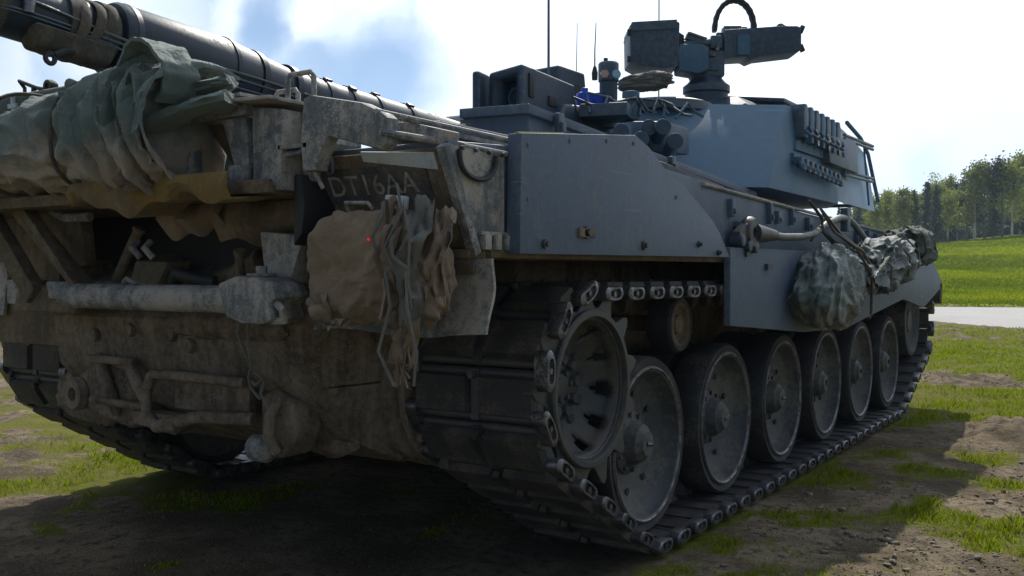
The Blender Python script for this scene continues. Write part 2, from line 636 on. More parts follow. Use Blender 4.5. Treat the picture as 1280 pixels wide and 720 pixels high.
def spaced(lo, hi, step, far_lo, far_hi, grow=1.11):
    a = list(np.arange(lo, hi, step))
    s, p = step, hi
    while p < far_hi:
        a.append(p)
        s *= grow
        p += s
    a.append(far_hi)
    s, p = step, lo
    b = []
    while p > far_lo:
        s *= grow
        p -= s
        b.append(max(p, far_lo))
    return np.array(sorted(b) + a)


gx = spaced(-4.6, 5.2, 0.045, -300, 190, 1.09)
gy = spaced(-1.0, 11.0, 0.05, -60, 290, 1.05)
XX, YY = np.meshgrid(gx, gy)
ZZ = terrain(XX, YY)
nxv, nyv = len(gx), len(gy)
vs = np.stack([XX.ravel(), YY.ravel(), ZZ.ravel()], 1)
idx = np.arange(nxv * nyv).reshape(nyv, nxv)
fs = np.stack([idx[:-1, :-1].ravel(), idx[:-1, 1:].ravel(), idx[1:, 1:].ravel(), idx[1:, :-1].ravel()], 1)


def np_mesh(name, vs, fs, mat):
    me = bpy.data.meshes.new(name)
    k = fs.shape[1]
    me.vertices.add(len(vs))
    me.vertices.foreach_set('co', np.ascontiguousarray(vs, dtype=np.float32).ravel())
    me.loops.add(fs.size)
    me.loops.foreach_set('vertex_index', np.ascontiguousarray(fs, dtype=np.int32).ravel())
    me.polygons.add(len(fs))
    me.polygons.foreach_set('loop_start', np.arange(0, fs.size, k, dtype=np.int32))
    me.update(calc_edges=True)
    me.validate()
    me.materials.append(mat)
    return me


mg, t, b, _ = new_mat('ground_soil')
at = t.n('ShaderNodeAttribute', attribute_name='grass')
tc = t.n('ShaderNodeTexCoord')
v = tc.outputs['Object']
n1 = t.noise(v, 1.7, 7, 0.62)
n2 = t.noise(v, 14, 6, 0.68)
n3 = t.noise(v, 70, 4, 0.6)
soil = t.mix(t.ramp(n1, 0.38, 0.62), (0.100, 0.077, 0.053), (0.235, 0.185, 0.128))
soil = t.mix(t.ramp(n2, 0.46, 0.66), soil, (0.085, 0.066, 0.047))
soil = t.mix(t.math('MULTIPLY', t.ramp(n3, 0.55, 0.75), 0.6), soil, (0.36, 0.31, 0.235))
green = t.mix(t.ramp(n2, 0.36, 0.66), (0.060, 0.078, 0.012), (0.150, 0.170, 0.016))
green = t.mix(t.ramp(n1, 0.45, 0.70), green, (0.15, 0.145, 0.035))
n4 = t.noise(v, 0.16, 6, 0.62)
green = t.mix(t.ramp(n4, 0.42, 0.60), green, (0.13, 0.125, 0.03))
at2 = t.n('ShaderNodeAttribute', attribute_name='meadow')
fresh = t.mix(t.ramp(n4, 0.40, 0.58), (0.25, 0.335, 0.004), (0.17, 0.19, 0.02))
green = t.mix(at2.outputs['Fac'], green, fresh)
gf = t.ramp(t.math('ADD', at.outputs['Fac'], t.math('MULTIPLY', t.math('SUBTRACT', n2, 0.5), 0.6)), 0.20, 0.46)
t.set(b, 'Base Color', t.mix(gf, soil, green))
b.inputs['Roughness'].default_value = 0.95
b.inputs['Specular IOR Level'].default_value = 0.04
bump(t, b, t.math('ADD', n2, t.math('MULTIPLY', n3, 0.5)), 0.035, 0.9)
me = np_mesh('ground', vs, fs, mg)
ga = me.attributes.new('grass', 'FLOAT', 'POINT')
ga.data.foreach_set('value', grass_mask(vs[:, 0], vs[:, 1]).astype(np.float32))
mf = me.attributes.new('meadow', 'FLOAT', 'POINT')
mf.data.foreach_set('value', (sm(33, 36, depth(vs[:, 0], vs[:, 1])) * (1 - .65 * sm(48, 66, depth(vs[:, 0], vs[:, 1]) + 8 * (fbm(vs[:, 0] * .15, vs[:, 1] * .15, 71, 3) - .5)))).astype(np.float32))
me.shade_smooth()
ground = bpy.data.objects.new('ground', me)
COL.objects.link(ground)
tag(ground, 'churned brown earth with patches of bright spring grass', kind='structure')

# road: a sheet laid on the terrain
mr, t, b, _ = new_mat('road_gravel')
v = t.n('ShaderNodeTexCoord').outputs['Object']
n1, n2 = t.noise(v, 0.8, 5), t.noise(v, 18, 4)
c = t.mix(n1, (0.25, 0.238, 0.225), (0.36, 0.345, 0.33))
t.set(b, 'Base Color', t.mix(t.ramp(n2, 0.5, 0.7), c, (0.24, 0.22, 0.205)))
b.inputs['Roughness'].default_value = 0.85
bump(t, b, n2, 0.02, 0.6)
near_e = [(-60, -17), (-16, 13.8), (-1.0, 24.0), (0.3, 22.3), (2.2, 20.6), (6, 21.5), (16, 26.5), (60, 54)]
far_e = [(-60, -4), (-16, 23.8), (-2.5, 32.6), (-1.2, 33.4), (0.2, 34.4), (6, 38), (16, 44.5), (60, 72)]
rv, rf = [], []
NS, NW = 12, 8
P = []
for i in range(len(near_e) - 1):
    for s in range(NS):
        q = s / NS
        a = np.array(near_e[i]) * (1 - q) + np.array(near_e[i + 1]) * q
        c_ = np.array(far_e[i]) * (1 - q) + np.array(far_e[i + 1]) * q
        jit = (val(np.array([a[0] * 1.3]), np.array([a[1] * 1.3]), 77)[0] - 0.5) * 0.9
        a = a + np.array([0.5, -0.8]) * jit
        P.append([a * (1 - k / NW) + c_ * (k / NW) for k in range(NW + 1)])
P = np.array(P)
rz = terrain(P[..., 0], P[..., 1], False) + 0.10
rz[:, 0] -= 0.11
rz[:, -1] -= 0.11
rv = np.concatenate([P.reshape(-1, 2), rz.reshape(-1, 1)], 1)
ri = np.arange(len(rv)).reshape(P.shape[0], NW + 1)
rf = np.stack([ri[:-1, :-1].ravel(), ri[1:, :-1].ravel(), ri[1:, 1:].ravel(), ri[:-1, 1:].ravel()], 1)
rme = np_mesh('road', rv, rf, mr)
rme.shade_smooth()
road = bpy.data.objects.new('road', rme)
COL.objects.link(road)
tag(road, 'pale grey gravel road crossing the meadow', kind='structure')

# puddle beyond the left track
mw, t, b, _ = new_mat('puddle_water')
v = t.n('ShaderNodeTexCoord').outputs['Object']
b.inputs['Base Color'].default_value = (0.03, 0.028, 0.022, 1)
b.inputs['Roughness'].default_value = 0.03
bump(t, b, t.noise(v, 9, 3), 0.02, 0.25)
mb = MB()
pp = []
for i in range(28):
    a = 2 * math.pi * i / 28
    rr = 1 + 0.18 * math.sin(3 * a + 1) + 0.1 * math.sin(5 * a)
    pp.append((-2.55 + 0.72 * rr * math.cos(a), 3.1 + 0.62 * rr * math.sin(a), 0.006))
mb.add(pp, [tuple(range(28))])
pud = mb.build('puddle', mw, smooth=0)
tag(pud, 'small rain puddle on the earth beyond the far track', kind='structure')


# grass blades: countless, one object
mgr, t, b, o_ = new_mat('grass_blade')
at = t.n('ShaderNodeAttribute', attribute_name='tint')
c = t.mix(at.outputs['Fac'], (0.12, 0.17, 0.003), (0.30, 0.36, 0.006))
c = t.mix(t.ramp(at.outputs['Fac'], 0.86, 0.98), c, (0.24, 0.19, 0.095))
t.set(b, 'Base Color', c)
b.inputs['Roughness'].default_value = 0.7
b.inputs['Specular IOR Level'].default_value = 0.08
tr = t.n('ShaderNodeBsdfTranslucent')
t.set(tr, 0, c)
ms = t.n('ShaderNodeMixShader')
t.set(ms, 0, 0.45)
t.set(ms, 1, b.outputs[0])
t.set(ms, 2, tr.outputs[0])
t.set(o_, 0, ms.outputs[0])


def make_grass(n, u0, u1, d0, d1, hgt, wid, dens_pow=1.0, thr=0.3):
    """blades scattered over the part of the ground in front of the camera"""
    d = np.sqrt(RNG.uniform(d0 ** 2, d1 ** 2, n)) if dens_pow == 1 else d0 * (d1 / d0) ** RNG.uniform(0, 1, n)
    l = d * RNG.uniform(u0, u1, n)
    x = CAMX + FWX * d + 0.8355 * l
    y = CAMY + FWY * d + 0.5495 * l
    g = grass_mask(x, y)
    tuft = fbm(x * 5, y * 5, 55, 3)
    keep = RNG.uniform(0, 1, n) < np.clip((g - thr) * 1.2 + (tuft - 0.50) * 1.2, 0.07, 1)
    keep &= ~((np.abs(np.abs(x) - 1.45) < 0.34) & (y > 0.9) & (y < 7.2))
    x, y, d, g = x[keep], y[keep], d[keep], g[keep]
    k = len(x)
    z = terrain(x, y) - 0.01
    h = hgt * RNG.uniform(0.3, 1.25, k) * (0.35 + 0.75 * g)
    wd = wid * RNG.uniform(0.7, 1.3, k) * np.maximum(1, d / 9)
    a = RNG.uniform(0, 2 * np.pi, k)
    la = RNG.uniform(0, 2 * np.pi, k)
    le = RNG.uniform(0.1, 0.9, k) * h
    dx, dy = np.cos(a) * wd, np.sin(a) * wd
    bx, by = np.cos(la) * le, np.sin(la) * le
    p = np.stack([np.stack([x - dx, y - dy, z], 1), np.stack([x + dx, y + dy, z], 1),
                  np.stack([x + dx * .7 + bx * .35, y + dy * .7 + by * .35, z + h * .6], 1),
                  np.stack([x + bx, y + by, z + h], 1),
                  np.stack([x - dx * .7 + bx * .35, y - dy * .7 + by * .35, z + h * .6], 1)], 1)
    dry = RNG.uniform(0, 1, k) > 0.35 + 0.75 * g                # withered blades where the turf is thin
    return p.reshape(-1, 3), np.where(dry & (d < 30), RNG.uniform(0.9, 1, k), np.where(d > 30, np.clip(fbm(x * .16, y * .16, 87, 4) * 2.6 - .75 + RNG.uniform(-.2, .2, k), .03, .86), RNG.uniform(0, 0.9, k)))


parts = [make_grass(260000, 0.18, 0.75, 3.6, 22, 0.055, 0.0032, 0),
         make_grass(110000, -0.75, 0.25, 3.3, 7.5, 0.05, 0.003, 0),
         make_grass(190000, 0.2, 0.75, 31, 98, 0.10, 0.010, 0, 0.2)]
gv = np.concatenate([p[0] for p in parts])
gt = np.concatenate([p[1] for p in parts])
nb = len(gv) // 5
gme = bpy.data.meshes.new('grass')
base = np.arange(nb)[:, None] * 5
f5 = base + np.array([[0, 1, 2, 3, 4]])
gme = np_mesh('grass', gv, f5, mgr)
ta = gme.attributes.new('tint', 'FLOAT', 'POINT')
ta.data.foreach_set('value', np.repeat(gt, 5).astype(np.float32))
gro = bpy.data.objects.new('grass', gme)
COL.objects.link(gro)
tag(gro, 'short bright green grass growing in tufts on the churned earth', 'grass', kind='stuff')

# clods of earth thrown up by the ruts: countless, one object
cl_v, cl_f = [], []
bmc = bmesh.new()
bmesh.ops.create_icosphere(bmc, subdivisions=1, radius=1)
iv = np.array([v.co[:] for v in bmc.verts])
if_ = np.array([[v.index for v in f.verts] for f in bmc.faces])
bmc.free()
nc = 11000
d = 3.6 * (22 / 3.6) ** RNG.uniform(0, 1, nc)
l = d * RNG.uniform(-0.6, 0.72, nc)
l = np.where((l < d * .2) & (RNG.uniform(0, 1, nc) < .7), d * RNG.uniform(.25, .72, nc), l)
x, y = CAMX + FWX * d + 0.8355 * l, CAMY + FWY * d + 0.5495 * l
g = grass_mask(x, y)
rn = fbm(x * 1.7, y * 1.7, 91, 3)
keep = (g < 0.35) & (RNG.uniform(0, 1, nc) < np.clip((rn - 0.35) * 3, 0.05, 1)) & ~((np.abs(np.abs(x) - 1.45) < 0.36) & (y > 0.8) & (y < 7.3))
x, y, d = x[keep], y[keep], d[keep]
k = len(x)
rad = 0.003 + 0.016 * RNG.uniform(0, 1, k) ** 10 + 0.0005 * d
rad = np.where((lateral(x, y) / d < .2), rad * .5, rad)
jit = 1 + RNG.uniform(-.55, .45, (k, len(iv), 1))
cv_ = iv[None] * jit * rad[:, None, None] * np.array([1.2, 1.2, 0.7])[None, None]
cv_ = cv_ + np.stack([x, y, terrain(x, y) + rad * 0.2], 1)[:, None]
cf_ = (np.arange(k) * len(iv))[:, None, None] + if_[None]
mcl, t, b, _ = new_mat('earth_clod')
v = t.n('ShaderNodeTexCoord').outputs['Object']
t.set(b, 'Base Color', t.mix(t.noise(v, 9, 4), (0.085, 0.066, 0.047), (0.24, 0.195, 0.14)))
b.inputs['Roughness'].default_value = 0.95
clo = bpy.data.objects.new('earth_clods', np_mesh('earth_clods', cv_.reshape(-1, 3), cf_.reshape(-1, 3), mcl))
COL.objects.link(clo)
tag(clo, 'loose brown clods of earth lying along the wheel ruts', 'earth', kind='stuff')

# ------------------------------------------------------------------ trees
def foliage(name, ca, cb):
    m, t, b, o_ = new_mat(name)
    v = t.n('ShaderNodeTexCoord').outputs['Object']
    c = t.mix(t.ramp(t.noise(v, 1.1, 4), 0.35, 0.65), ca, cb)
    oi = t.n('ShaderNodeObjectInfo')
    hs = t.n('ShaderNodeHueSaturation')
    t.set(hs, 'Color', c)
    t.set(hs, 'Value', t.ramp(oi.outputs['Random'], 0, 1, 0.75, 1.25, False))
    c = hs.outputs[0]
    t.set(b, 'Base Color', c)
    b.inputs['Roughness'].default_value = 0.7
    tr = t.n('ShaderNodeBsdfTranslucent')
    t.set(tr, 0, c)
    ms = t.n('ShaderNodeMixShader')
    t.set(ms, 0, 0.4)
    t.set(ms, 1, b.outputs[0])
    t.set(ms, 2, tr.outputs[0])
    t.set(o_, 0, ms.outputs[0])
    return m


M['spruce'] = foliage('spruce_needles', (0.030, 0.055, 0.042), (0.055, 0.085, 0.055))
M['birch'] = foliage('birch_leaves', (0.17, 0.215, 0.028), (0.27, 0.29, 0.05))
M['pine'] = foliage('pine_needles', (0.040, 0.065, 0.045), (0.07, 0.10, 0.055))
M['bark'] = paint('bark', (0.10, 0.08, 0.065), (0.19, 0.16, 0.13), 0.4, 0.9, 3.0)
M['birchbark'] = paint('birch_bark', (0.50, 0.48, 0.45), (0.12, 0.11, 0.10), 0.3, 0.8, 2.0)


def leaf_cloud(pts, size, rng):
    """small crossing leaf sprays round the given points"""
    k = len(pts)
    n = rng.normal(size=(k, 3))
    n /= np.linalg.norm(n, axis=1)[:, None]
    u = np.cross(n, rng.normal(size=(k, 3)))
    u /= np.linalg.norm(u, axis=1)[:, None]
    w_ = np.cross(n, u)
    s = size * rng.uniform(0.5, 1.4, (k, 1))
    q = np.stack([pts - u * s, pts + w_ * s * 0.6, pts + u * s, pts - w_ * s * 0.5], 1)
    return q.reshape(-1, 3)


def tree_meshes(kind, seed):
    rng = np.random.default_rng(seed)
    H = {'spruce': 10.5, 'pine': 10.0, 'birch': 9.0}[kind]
    trunk = MB()
    pts = [(0.12 * math.sin(z * 0.7 + seed) * z / H, 0.1 * math.cos(z * 0.5 + seed) * z / H, z) for z in np.linspace(-0.3, H * 0.97, 9)]
    trunk.tube(pts, [0.17 * (1 - 0.9 * i / 8) + 0.02 for i in range(9)], 7)
    leaves = []
    if kind == 'spruce':
        for z in np.arange(1.2, H, 0.36):
            q = 1 - z / H
            L = 0.25 + 1.75 * q ** 0.8
            for b_ in range(7):
                a = rng.uniform(0, 2 * np.pi)
                Lb = L * rng.uniform(0.6, 1.15)
                nn = int(5 + 12 * q)
                s = rng.uniform(0.15, 1, nn)
                p = np.stack([np.cos(a) * s * Lb, np.sin(a) * s * Lb, z - 0.45 * s * s * Lb * 0.7], 1) + rng.normal(0, 0.11, (nn, 3))
                leaves.append(p)
            if z < H * 0.8 and int(z / 0.36) % 3 == 0:
                a = rng.uniform(0, 6.28)
                trunk.tube([(0, 0, z), (math.cos(a) * L * .8, math.sin(a) * L * .8, z - .25)], [0.03, 0.01], 4)
        size = 0.23
    else:
        n_l = 13 if kind == 'pine' else 22
        z0 = H * (0.55 if kind == 'pine' else 0.25)
        for b_ in range(n_l):
            z = rng.uniform(z0, H * 0.95)
            a = rng.uniform(0, 2 * np.pi)
            q = (z - z0) / (H - z0)
            L = (1.7 if kind == 'pine' else 1.5) * (1 - 0.75 * q) * rng.uniform(0.6, 1.1)
            rise = 0.5 if kind == 'pine' else 1.1
            e = np.array([math.cos(a) * L, math.sin(a) * L, z + rise * rng.uniform(0.3, 1)])
            trunk.tube([(0, 0, z - 0.2), tuple(e)], [0.045, 0.012], 4)
            for c_ in range(4):
                cen = e * 0.5 + np.array([0, 0, z]) * 0.5 if c_ == 0 else e + rng.normal(0, 0.35, 3)
                nn = 34 if kind == 'pine' else 30
                leaves.append(cen + rng.normal(0, 1, (nn, 3)) * np.array([0.42, 0.42, 0.28]))
        size = 0.2 if kind == 'pine' else 0.17
    q = leaf_cloud(np.concatenate(leaves), size, rng)
    fsq = np.arange(len(q)).reshape(-1, 4)
    crown = np_mesh('crown', q, fsq, M[kind])
    tr = trunk.build('trunk', M['birchbark'] if kind == 'birch' else M['bark'], None)
    cr = bpy.data.objects.new('crown', crown)
    COL.objects.link(cr)
    return tr, cr


protos = {}
for kind, seeds in (('spruce', (1, 2, 3)), ('pine', (4, 5)), ('birch', (6, 7, 8))):
    protos[kind] = [tree_meshes(kind, s) for s in seeds]
TEXT = {'spruce': ('spruce_tree', 'dark blue green spruce standing behind the front row of the wood edge', 'spruces of the wood edge'),
        'pine': ('pine_tree', 'tall pine with high open crown behind the front row of the wood edge', 'pines of the wood edge'),
        'birch': ('birch_tree', 'pale trunked birch in fresh leaf behind the front row of the wood edge', 'birches of the wood edge')}
used = set()
ORD = 'first second third fourth fifth sixth seventh eighth ninth tenth eleventh twelfth thirteenth'.split()


def plant(kind, var, x, y, s, rz, own=None):
    nm, lab, grp = TEXT[kind]
    lab = own or lab
    r = empty(nm, (x, y, float(terrain(np.array([x]), np.array([y]), False)[0]) - 0.1), lab, 'tree', grp)
    r.scale = (s, s, s)
    r.rotation_euler = (0, 0, rz)
    for o in protos[kind][var]:
        if (kind, var) in used:
            o = o.copy()
            COL.objects.link(o)
        o.parent = r
    used.add((kind, var))


def wood():
    rng = np.random.default_rng(11)
    spots = []
    # front rank, read from left to right along the wood edge (slope of the view, kind, height)
    row = [(0.355, 'spruce', 7.6), (0.372, 'birch', 7.5), (0.385, 'birch', 8.0), (0.400, 'birch', 8.4), (0.412, 'spruce', 8.2), (0.425, 'spruce', 9.6),
           (0.434, 'spruce', 8.6), (0.446, 'birch', 7.2), (0.456, 'birch', 7.8), (0.466, 'pine', 9.2), (0.474, 'birch', 10.8), (0.484, 'pine', 11.0),
           (0.493, 'spruce', 9.6), (0.502, 'pine', 11.2), (0.512, 'birch', 10.2), (0.521, 'birch', 12.0), (0.530, 'spruce', 10.4),
           (0.540, 'spruce', 12.8), (0.550, 'birch', 11.2), (0.562, 'spruce', 12.0), (0.575, 'pine', 12.2), (0.59, 'birch', 10.4), (0.61, 'spruce', 12.0),
           (0.64, 'birch', 11.0), (0.67, 'pine', 12.0)]
    for s, k, h in row:
        spots.append((s, 101 + rng.uniform(-4, 4), k, h))
    for i in range(44):                                   # ranks behind
        s = 0.34 + 0.0078 * i + rng.uniform(-.003, .003)
        k = ('spruce', 'pine', 'spruce', 'birch')[int(rng.integers(4))]
        spots.append((s, 112 + rng.uniform(-4, 12), k, (7.6 + 22 * max(0, min(s, .55) - .36)) * rng.uniform(0.92, 1.1)))
    for i in range(40):
        s = 0.335 + 0.0085 * i
        spots.append((s, 130 + rng.uniform(-4, 10), 'spruce', (8.2 + 24 * max(0, min(s, .55) - .36)) * rng.uniform(0.9, 1.05)))
    seen = {}
    last = row[-1]
    for i_, (s, d, k, h) in enumerate(spots):
        lab = None
        if i_ < len(row):
            seen[k] = seen.get(k, 0) + 1
            nth = ORD[seen[k] - 1]
            lab = {'spruce': '%s dark spruce from the left in the front row of the wood edge', 'pine': '%s high crowned pine from the left in the front row of the wood edge',
                   'birch': '%s yellow green birch from the left in the front row of the wood edge'}[k] % nth
        x, y = CAMX + FWX * d + 0.8355 * s * d, CAMY + FWY * d + 0.5495 * s * d
        H = {'spruce': 10.5, 'pine': 10.0, 'birch': 9.0}[k]
        plant(k, int(rng.integers(len(protos[k]))), x, y, .69 * h / H, rng.uniform(0, 6.28), lab)



wood()
rngu = np.random.default_rng(21)
nu_ = 26000
du = rngu.uniform(104, 128, nu_)
su_ = rngu.uniform(.30, .72, nu_)
lu = su_ * du
xu, yu = CAMX + FWX * du + 0.8355 * lu, CAMY + FWY * du + 0.5495 * lu
top = 0.5 + 2.6 * fbm(xu * .35, yu * .35, 61, 3) * (.4 + .6 * sm(104, 112, du))
pu = np.stack([xu, yu, terrain(xu, yu, False) + rngu.uniform(0, 1, nu_) * top], 1)
qu = leaf_cloud(pu, .30, rngu)
uo = bpy.data.objects.new('undergrowth', np_mesh('undergrowth', qu, np.arange(len(qu)).reshape(-1, 4), M['spruce']))
COL.objects.link(uo)
tag(uo, 'dark low undergrowth between the trunks of the wood', 'undergrowth', kind='stuff')
for kind in protos:
    for i, pair in enumerate(protos[kind]):
        if (kind, i) not in used:
            for o in pair:
                bpy.data.objects.remove(o)

# ================================================================== the tank
tank = empty('battle_tank', (0, 0, 0), 'large dusty grey battle tank seen from its rear corner, gun over the rear deck', 'tank')

# ------------------------------------------------------------------ hull
mb = MB()
mb.prism([(.52, 1.34), (.24, 1.20), (.13, 1.08), (.16, .86), (.36, .63), (.72, .48), (1.4, .48), (1.4, 1.34)], 'YZ', -.62, .95)
for x0, x1, x2 in ((-.62, -.92, -.80), (.95, 1.02, 1.0)):       # corners cut back towards the final drives
    mb.hexa([(x0, .17, .84), (x2, .42, .84), (x1, .42, 1.33), (x0, .20, 1.33)], [(x0, 1.3, .84), (x2, 1.3, .84), (x1, 1.3, 1.33), (x0, 1.3, 1.33)])
    mb.hexa([(x0, .75, .482), (x2, .80, .52), (x2, .42, .838), (x0, .17, .838)], [(x0, 1.3, .482), (x2, 1.3, .52), (x2, 1.3, .838), (x0, 1.3, .838)])
mb.prism([(1.3, 1.338), (1.3, .485), (6.9, .485), (8.0, .9), (8.1, 1.1), (7.9, 1.338)], 'YZ', -1.10, 1.10)
hull = mb.build('hull', M['mud'], tank, bevel=.015)
# upper hull with the two track guards
mb = MB()
mb.prism([(.145, 1.345), (-.02, 1.68), (.30, 1.70), (1.0, 1.76), (3.6, 1.64), (5.8, 1.58), (6.4, 1.535), (7.1, 1.47), (7.9, 1.10), (8.0, 1.02), (7.86, 1.0), (7.3, 1.345)],
         'YZ', 1.13, 1.735)
mb.prism([(.145, 1.345), (-.02, 1.68), (.30, 1.70), (1.0, 1.76), (3.6, 1.64), (5.8, 1.58), (6.4, 1.535), (7.1, 1.47), (7.9, 1.10), (8.0, 1.02), (7.86, 1.0), (7.3, 1.345)],
         'YZ', -1.735, -1.13)
mb.prism([(.50, 1.342), (.48, 1.66), (1.0, 1.765), (3.6, 1.75), (5.8, 1.60), (7.8, 1.30), (7.8, 1.342)], 'YZ', -1.128, 1.128)
mb.build('upper_hull', M['paint'], tank, bevel=.01)
# mud along the lower edge of the guard
mb = MB()
mb.box((1.722, 3.7, 1.338), (.05, 7.0, .035))
mb.box((1.60, .75, 1.334), (.25, 1.3, .03))
mb.build('guard_flange', M['brown'], tank, bevel=.008)

# sloped rear plate of the right track guard, with its number plate
RP0, RP1 = Vector((0, -.022, 1.68)), Vector((0, .143, 1.345))    # top and bottom of the slope (Y, Z)
RPD = (RP1 - RP0)
RPN = Vector((0, RPD.z, -RPD.y)).normalized()                    # outward: backwards and down


def rp(x, z, out=0.0):
    s = (1.68 - z) / (1.68 - 1.345)
    p = RP0 + RPD * s
    return Vector((x, p.y, p.z)) + RPN * out


for sgn in (1, -1):
    mb = MB()
    a, b = 1.15, 1.70
    q = lambda x, z, o: rp(x * sgn, z, o)
    mb.hexa([q(a, 1.665, .004), q(b, 1.665, .004), q(b, 1.36, .004), q(a, 1.36, .004)], [q(a, 1.665, .02), q(b, 1.665, .02), q(b, 1.36, .02), q(a, 1.36, .02)])
    mb.build('rear_plate', M['brown'], tank, bevel=.004)
    mb = MB()                                                     # side frame strip of the corner
    mb.hexa([q(1.705, 1.672, -.01), q(1.742, 1.672, -.01), q(1.742, 1.335, -.01), q(1.705, 1.335, -.01)], [q(1.705, 1.672, .028), q(1.742, 1.672, .028), q(1.742, 1.335, .028), q(1.705, 1.335, .028)])
    mb.build('corner_frame', M['dusty'], tank, bevel=.008)
mb = MB()
mb.hexa([rp(1.19, 1.625, .02), rp(1.64, 1.625, .02), rp(1.64, 1.515, .02), rp(1.19, 1.515, .02)],
        [rp(1.19, 1.625, .026), rp(1.64, 1.625, .026), rp(1.64, 1.515, .026), rp(1.19, 1.515, .026)])
nplate = mb.build('number_plate', M['plate'], tank)
fc = bpy.data.curves.new('lettering', 'FONT')
fc.body = 'DT16AA'
fc.size = .108
fc.extrude = .0012
fc.space_character = 1.04
fo = bpy.data.objects.new('lettering', fc)
COL.objects.link(fo)
bpy.context.view_layer.update()
lme = bpy.data.meshes.new_from_object(fo.evaluated_get(bpy.context.evaluated_depsgraph_get()))
bpy.data.objects.remove(fo)
lo = bpy.data.objects.new('lettering', lme)
lme.materials.clear()
lme.materials.append(M['letter'])
COL.objects.link(lo)
lo.parent = nplate
lo.location = rp(1.215, 1.542, .0275)
lo.rotation_euler = (math.pi / 2 + math.atan2(.165, .335), 0, 0)
lo.scale = (.93, .94, 1)
# pale strip and hook above the number plate
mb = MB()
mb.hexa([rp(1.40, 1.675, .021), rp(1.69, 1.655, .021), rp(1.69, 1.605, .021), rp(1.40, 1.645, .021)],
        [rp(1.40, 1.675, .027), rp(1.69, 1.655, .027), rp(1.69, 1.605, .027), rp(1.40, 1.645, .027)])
mb.build('pale_strip', M['pale'], tank)
mb = MB()
mb.tube([rp(1.27, 1.67, .03), rp(1.275, 1.645, .04), rp(1.27, 1.625, .045), rp(1.25, 1.622, .045), rp(1.24, 1.635, .04)], .006, 6)
mb.build('wire_hook', M['dark'], tank)
# small plate bottom brackets of the corner
mb = MB()
for y0 in (.17, .23, .29):
    mb.box((1.744, y0, 1.372), (.03, .035, .05))
mb.box((1.742, .24, 1.40), (.02, .20, .012))
mb.build('corner_lug', M['dusty'], tank, bevel=.004)
mb = MB()
for i in range(22):
    a = math.pi * i / 21
    mb.add([], [])
mb.tube([(1.752, .02 + .10 + -.10 * math.cos(math.pi * i / 20), 1.655 - .085 * math.sin(math.pi * i / 20) ** .7) for i in range(21)], .009, 6)
mb.build('hanging_loop', M['black'], tank)
mb = MB()
mb.prism([(-.012, 1.668), (.285, 1.668), (.285, 1.40), (.12, 1.40)], 'YZ', 1.7352, 1.741)
mb.build('corner_panel', M['dusty'], tank, bevel=.002)
mb = MB()
for k in range(4):
    mb.cyl((1.73, .04 + .075 * k, 1.662), (1.757, .04 + .075 * k, 1.662), .007, n=8)
mb.build('rivet', M['worn'], tank)
# bright rails along the top of the corner
for (p0, p1, rr) in (((1.56, -.15, 1.765), (1.735, .40, 1.715), .011), ((1.585, -.16, 1.70), (1.735, .06, 1.672), .012), ((1.735, .06, 1.672), (1.742, .34, 1.668), .009)):
    mb = MB()
    mb.tube([p0, tuple((Vector(p0) + Vector(p1)) / 2), p1], rr, 8)
    mb.build('guard_rail', M['dusty'], tank)
mb = MB()
mb.prism([(1.55, 1.70), (1.72, 1.665), (1.735, 1.71), (1.56, 1.755)], 'XZ', -.02, .05)
mb.build('rail_bracket', M['dusty'], tank, bevel=.006)

# big bolted plate on the side of the guard
mb = MB()
mb.prism([(.29, 1.335), (.30, 1.735), (1.15, 1.825), (1.275, 1.79), (1.42, 1.722), (1.68, 1.64), (1.98, 1.515), (2.07, 1.46), (2.20, 1.345)], 'YZ', 1.745, 1.80)
sp = mb.build('side_plate', M['paint'], tank, bevel=.003)
mb = MB()
mb.hexa([(1.775, .302, 1.737), (1.785, .302, 1.737), (1.785, .60, 1.7687), (1.775, .60, 1.7687)], [(1.775, .302, 1.741), (1.785, .302, 1.741), (1.785, .60, 1.7727), (1.775, .60, 1.7727)])
mb.build('yellow_edge', M['yellow'], sp)
for (y, z, r_) in ((.44, 1.371, .014), (1.22, 1.382, .016), (1.80, 1.40, .012), (.735, 1.42, .02), (2.04, 1.365, .012)):
    mb = MB()
    mb.cyl((1.80, y, z), (1.812, y, z), r_ * 1.2, n=12)
    mb.cyl((1.812, y, z), (1.822, y, z), r_ * .7, n=6)
    mb.build('bolt', M['track'], sp)
mb = MB()
mb.box((1.806, .735, 1.418), (.012, .12, .035))
mb.build('weld_patch', M['brown'], sp, bevel=.005)

for (y, z) in ((.34, 1.70), (.62, 1.745), (.90, 1.775), (1.13, 1.79), (.34, 1.52), (1.55, 1.60)):
    mb = MB()
    mb.cyl((1.799, y, z), (1.803, y, z), .009, n=12)
    mb.cyl((1.803, y, z), (1.8045, y, z), .004, n=6)
    mb.build('screw', M['paint'], sp)
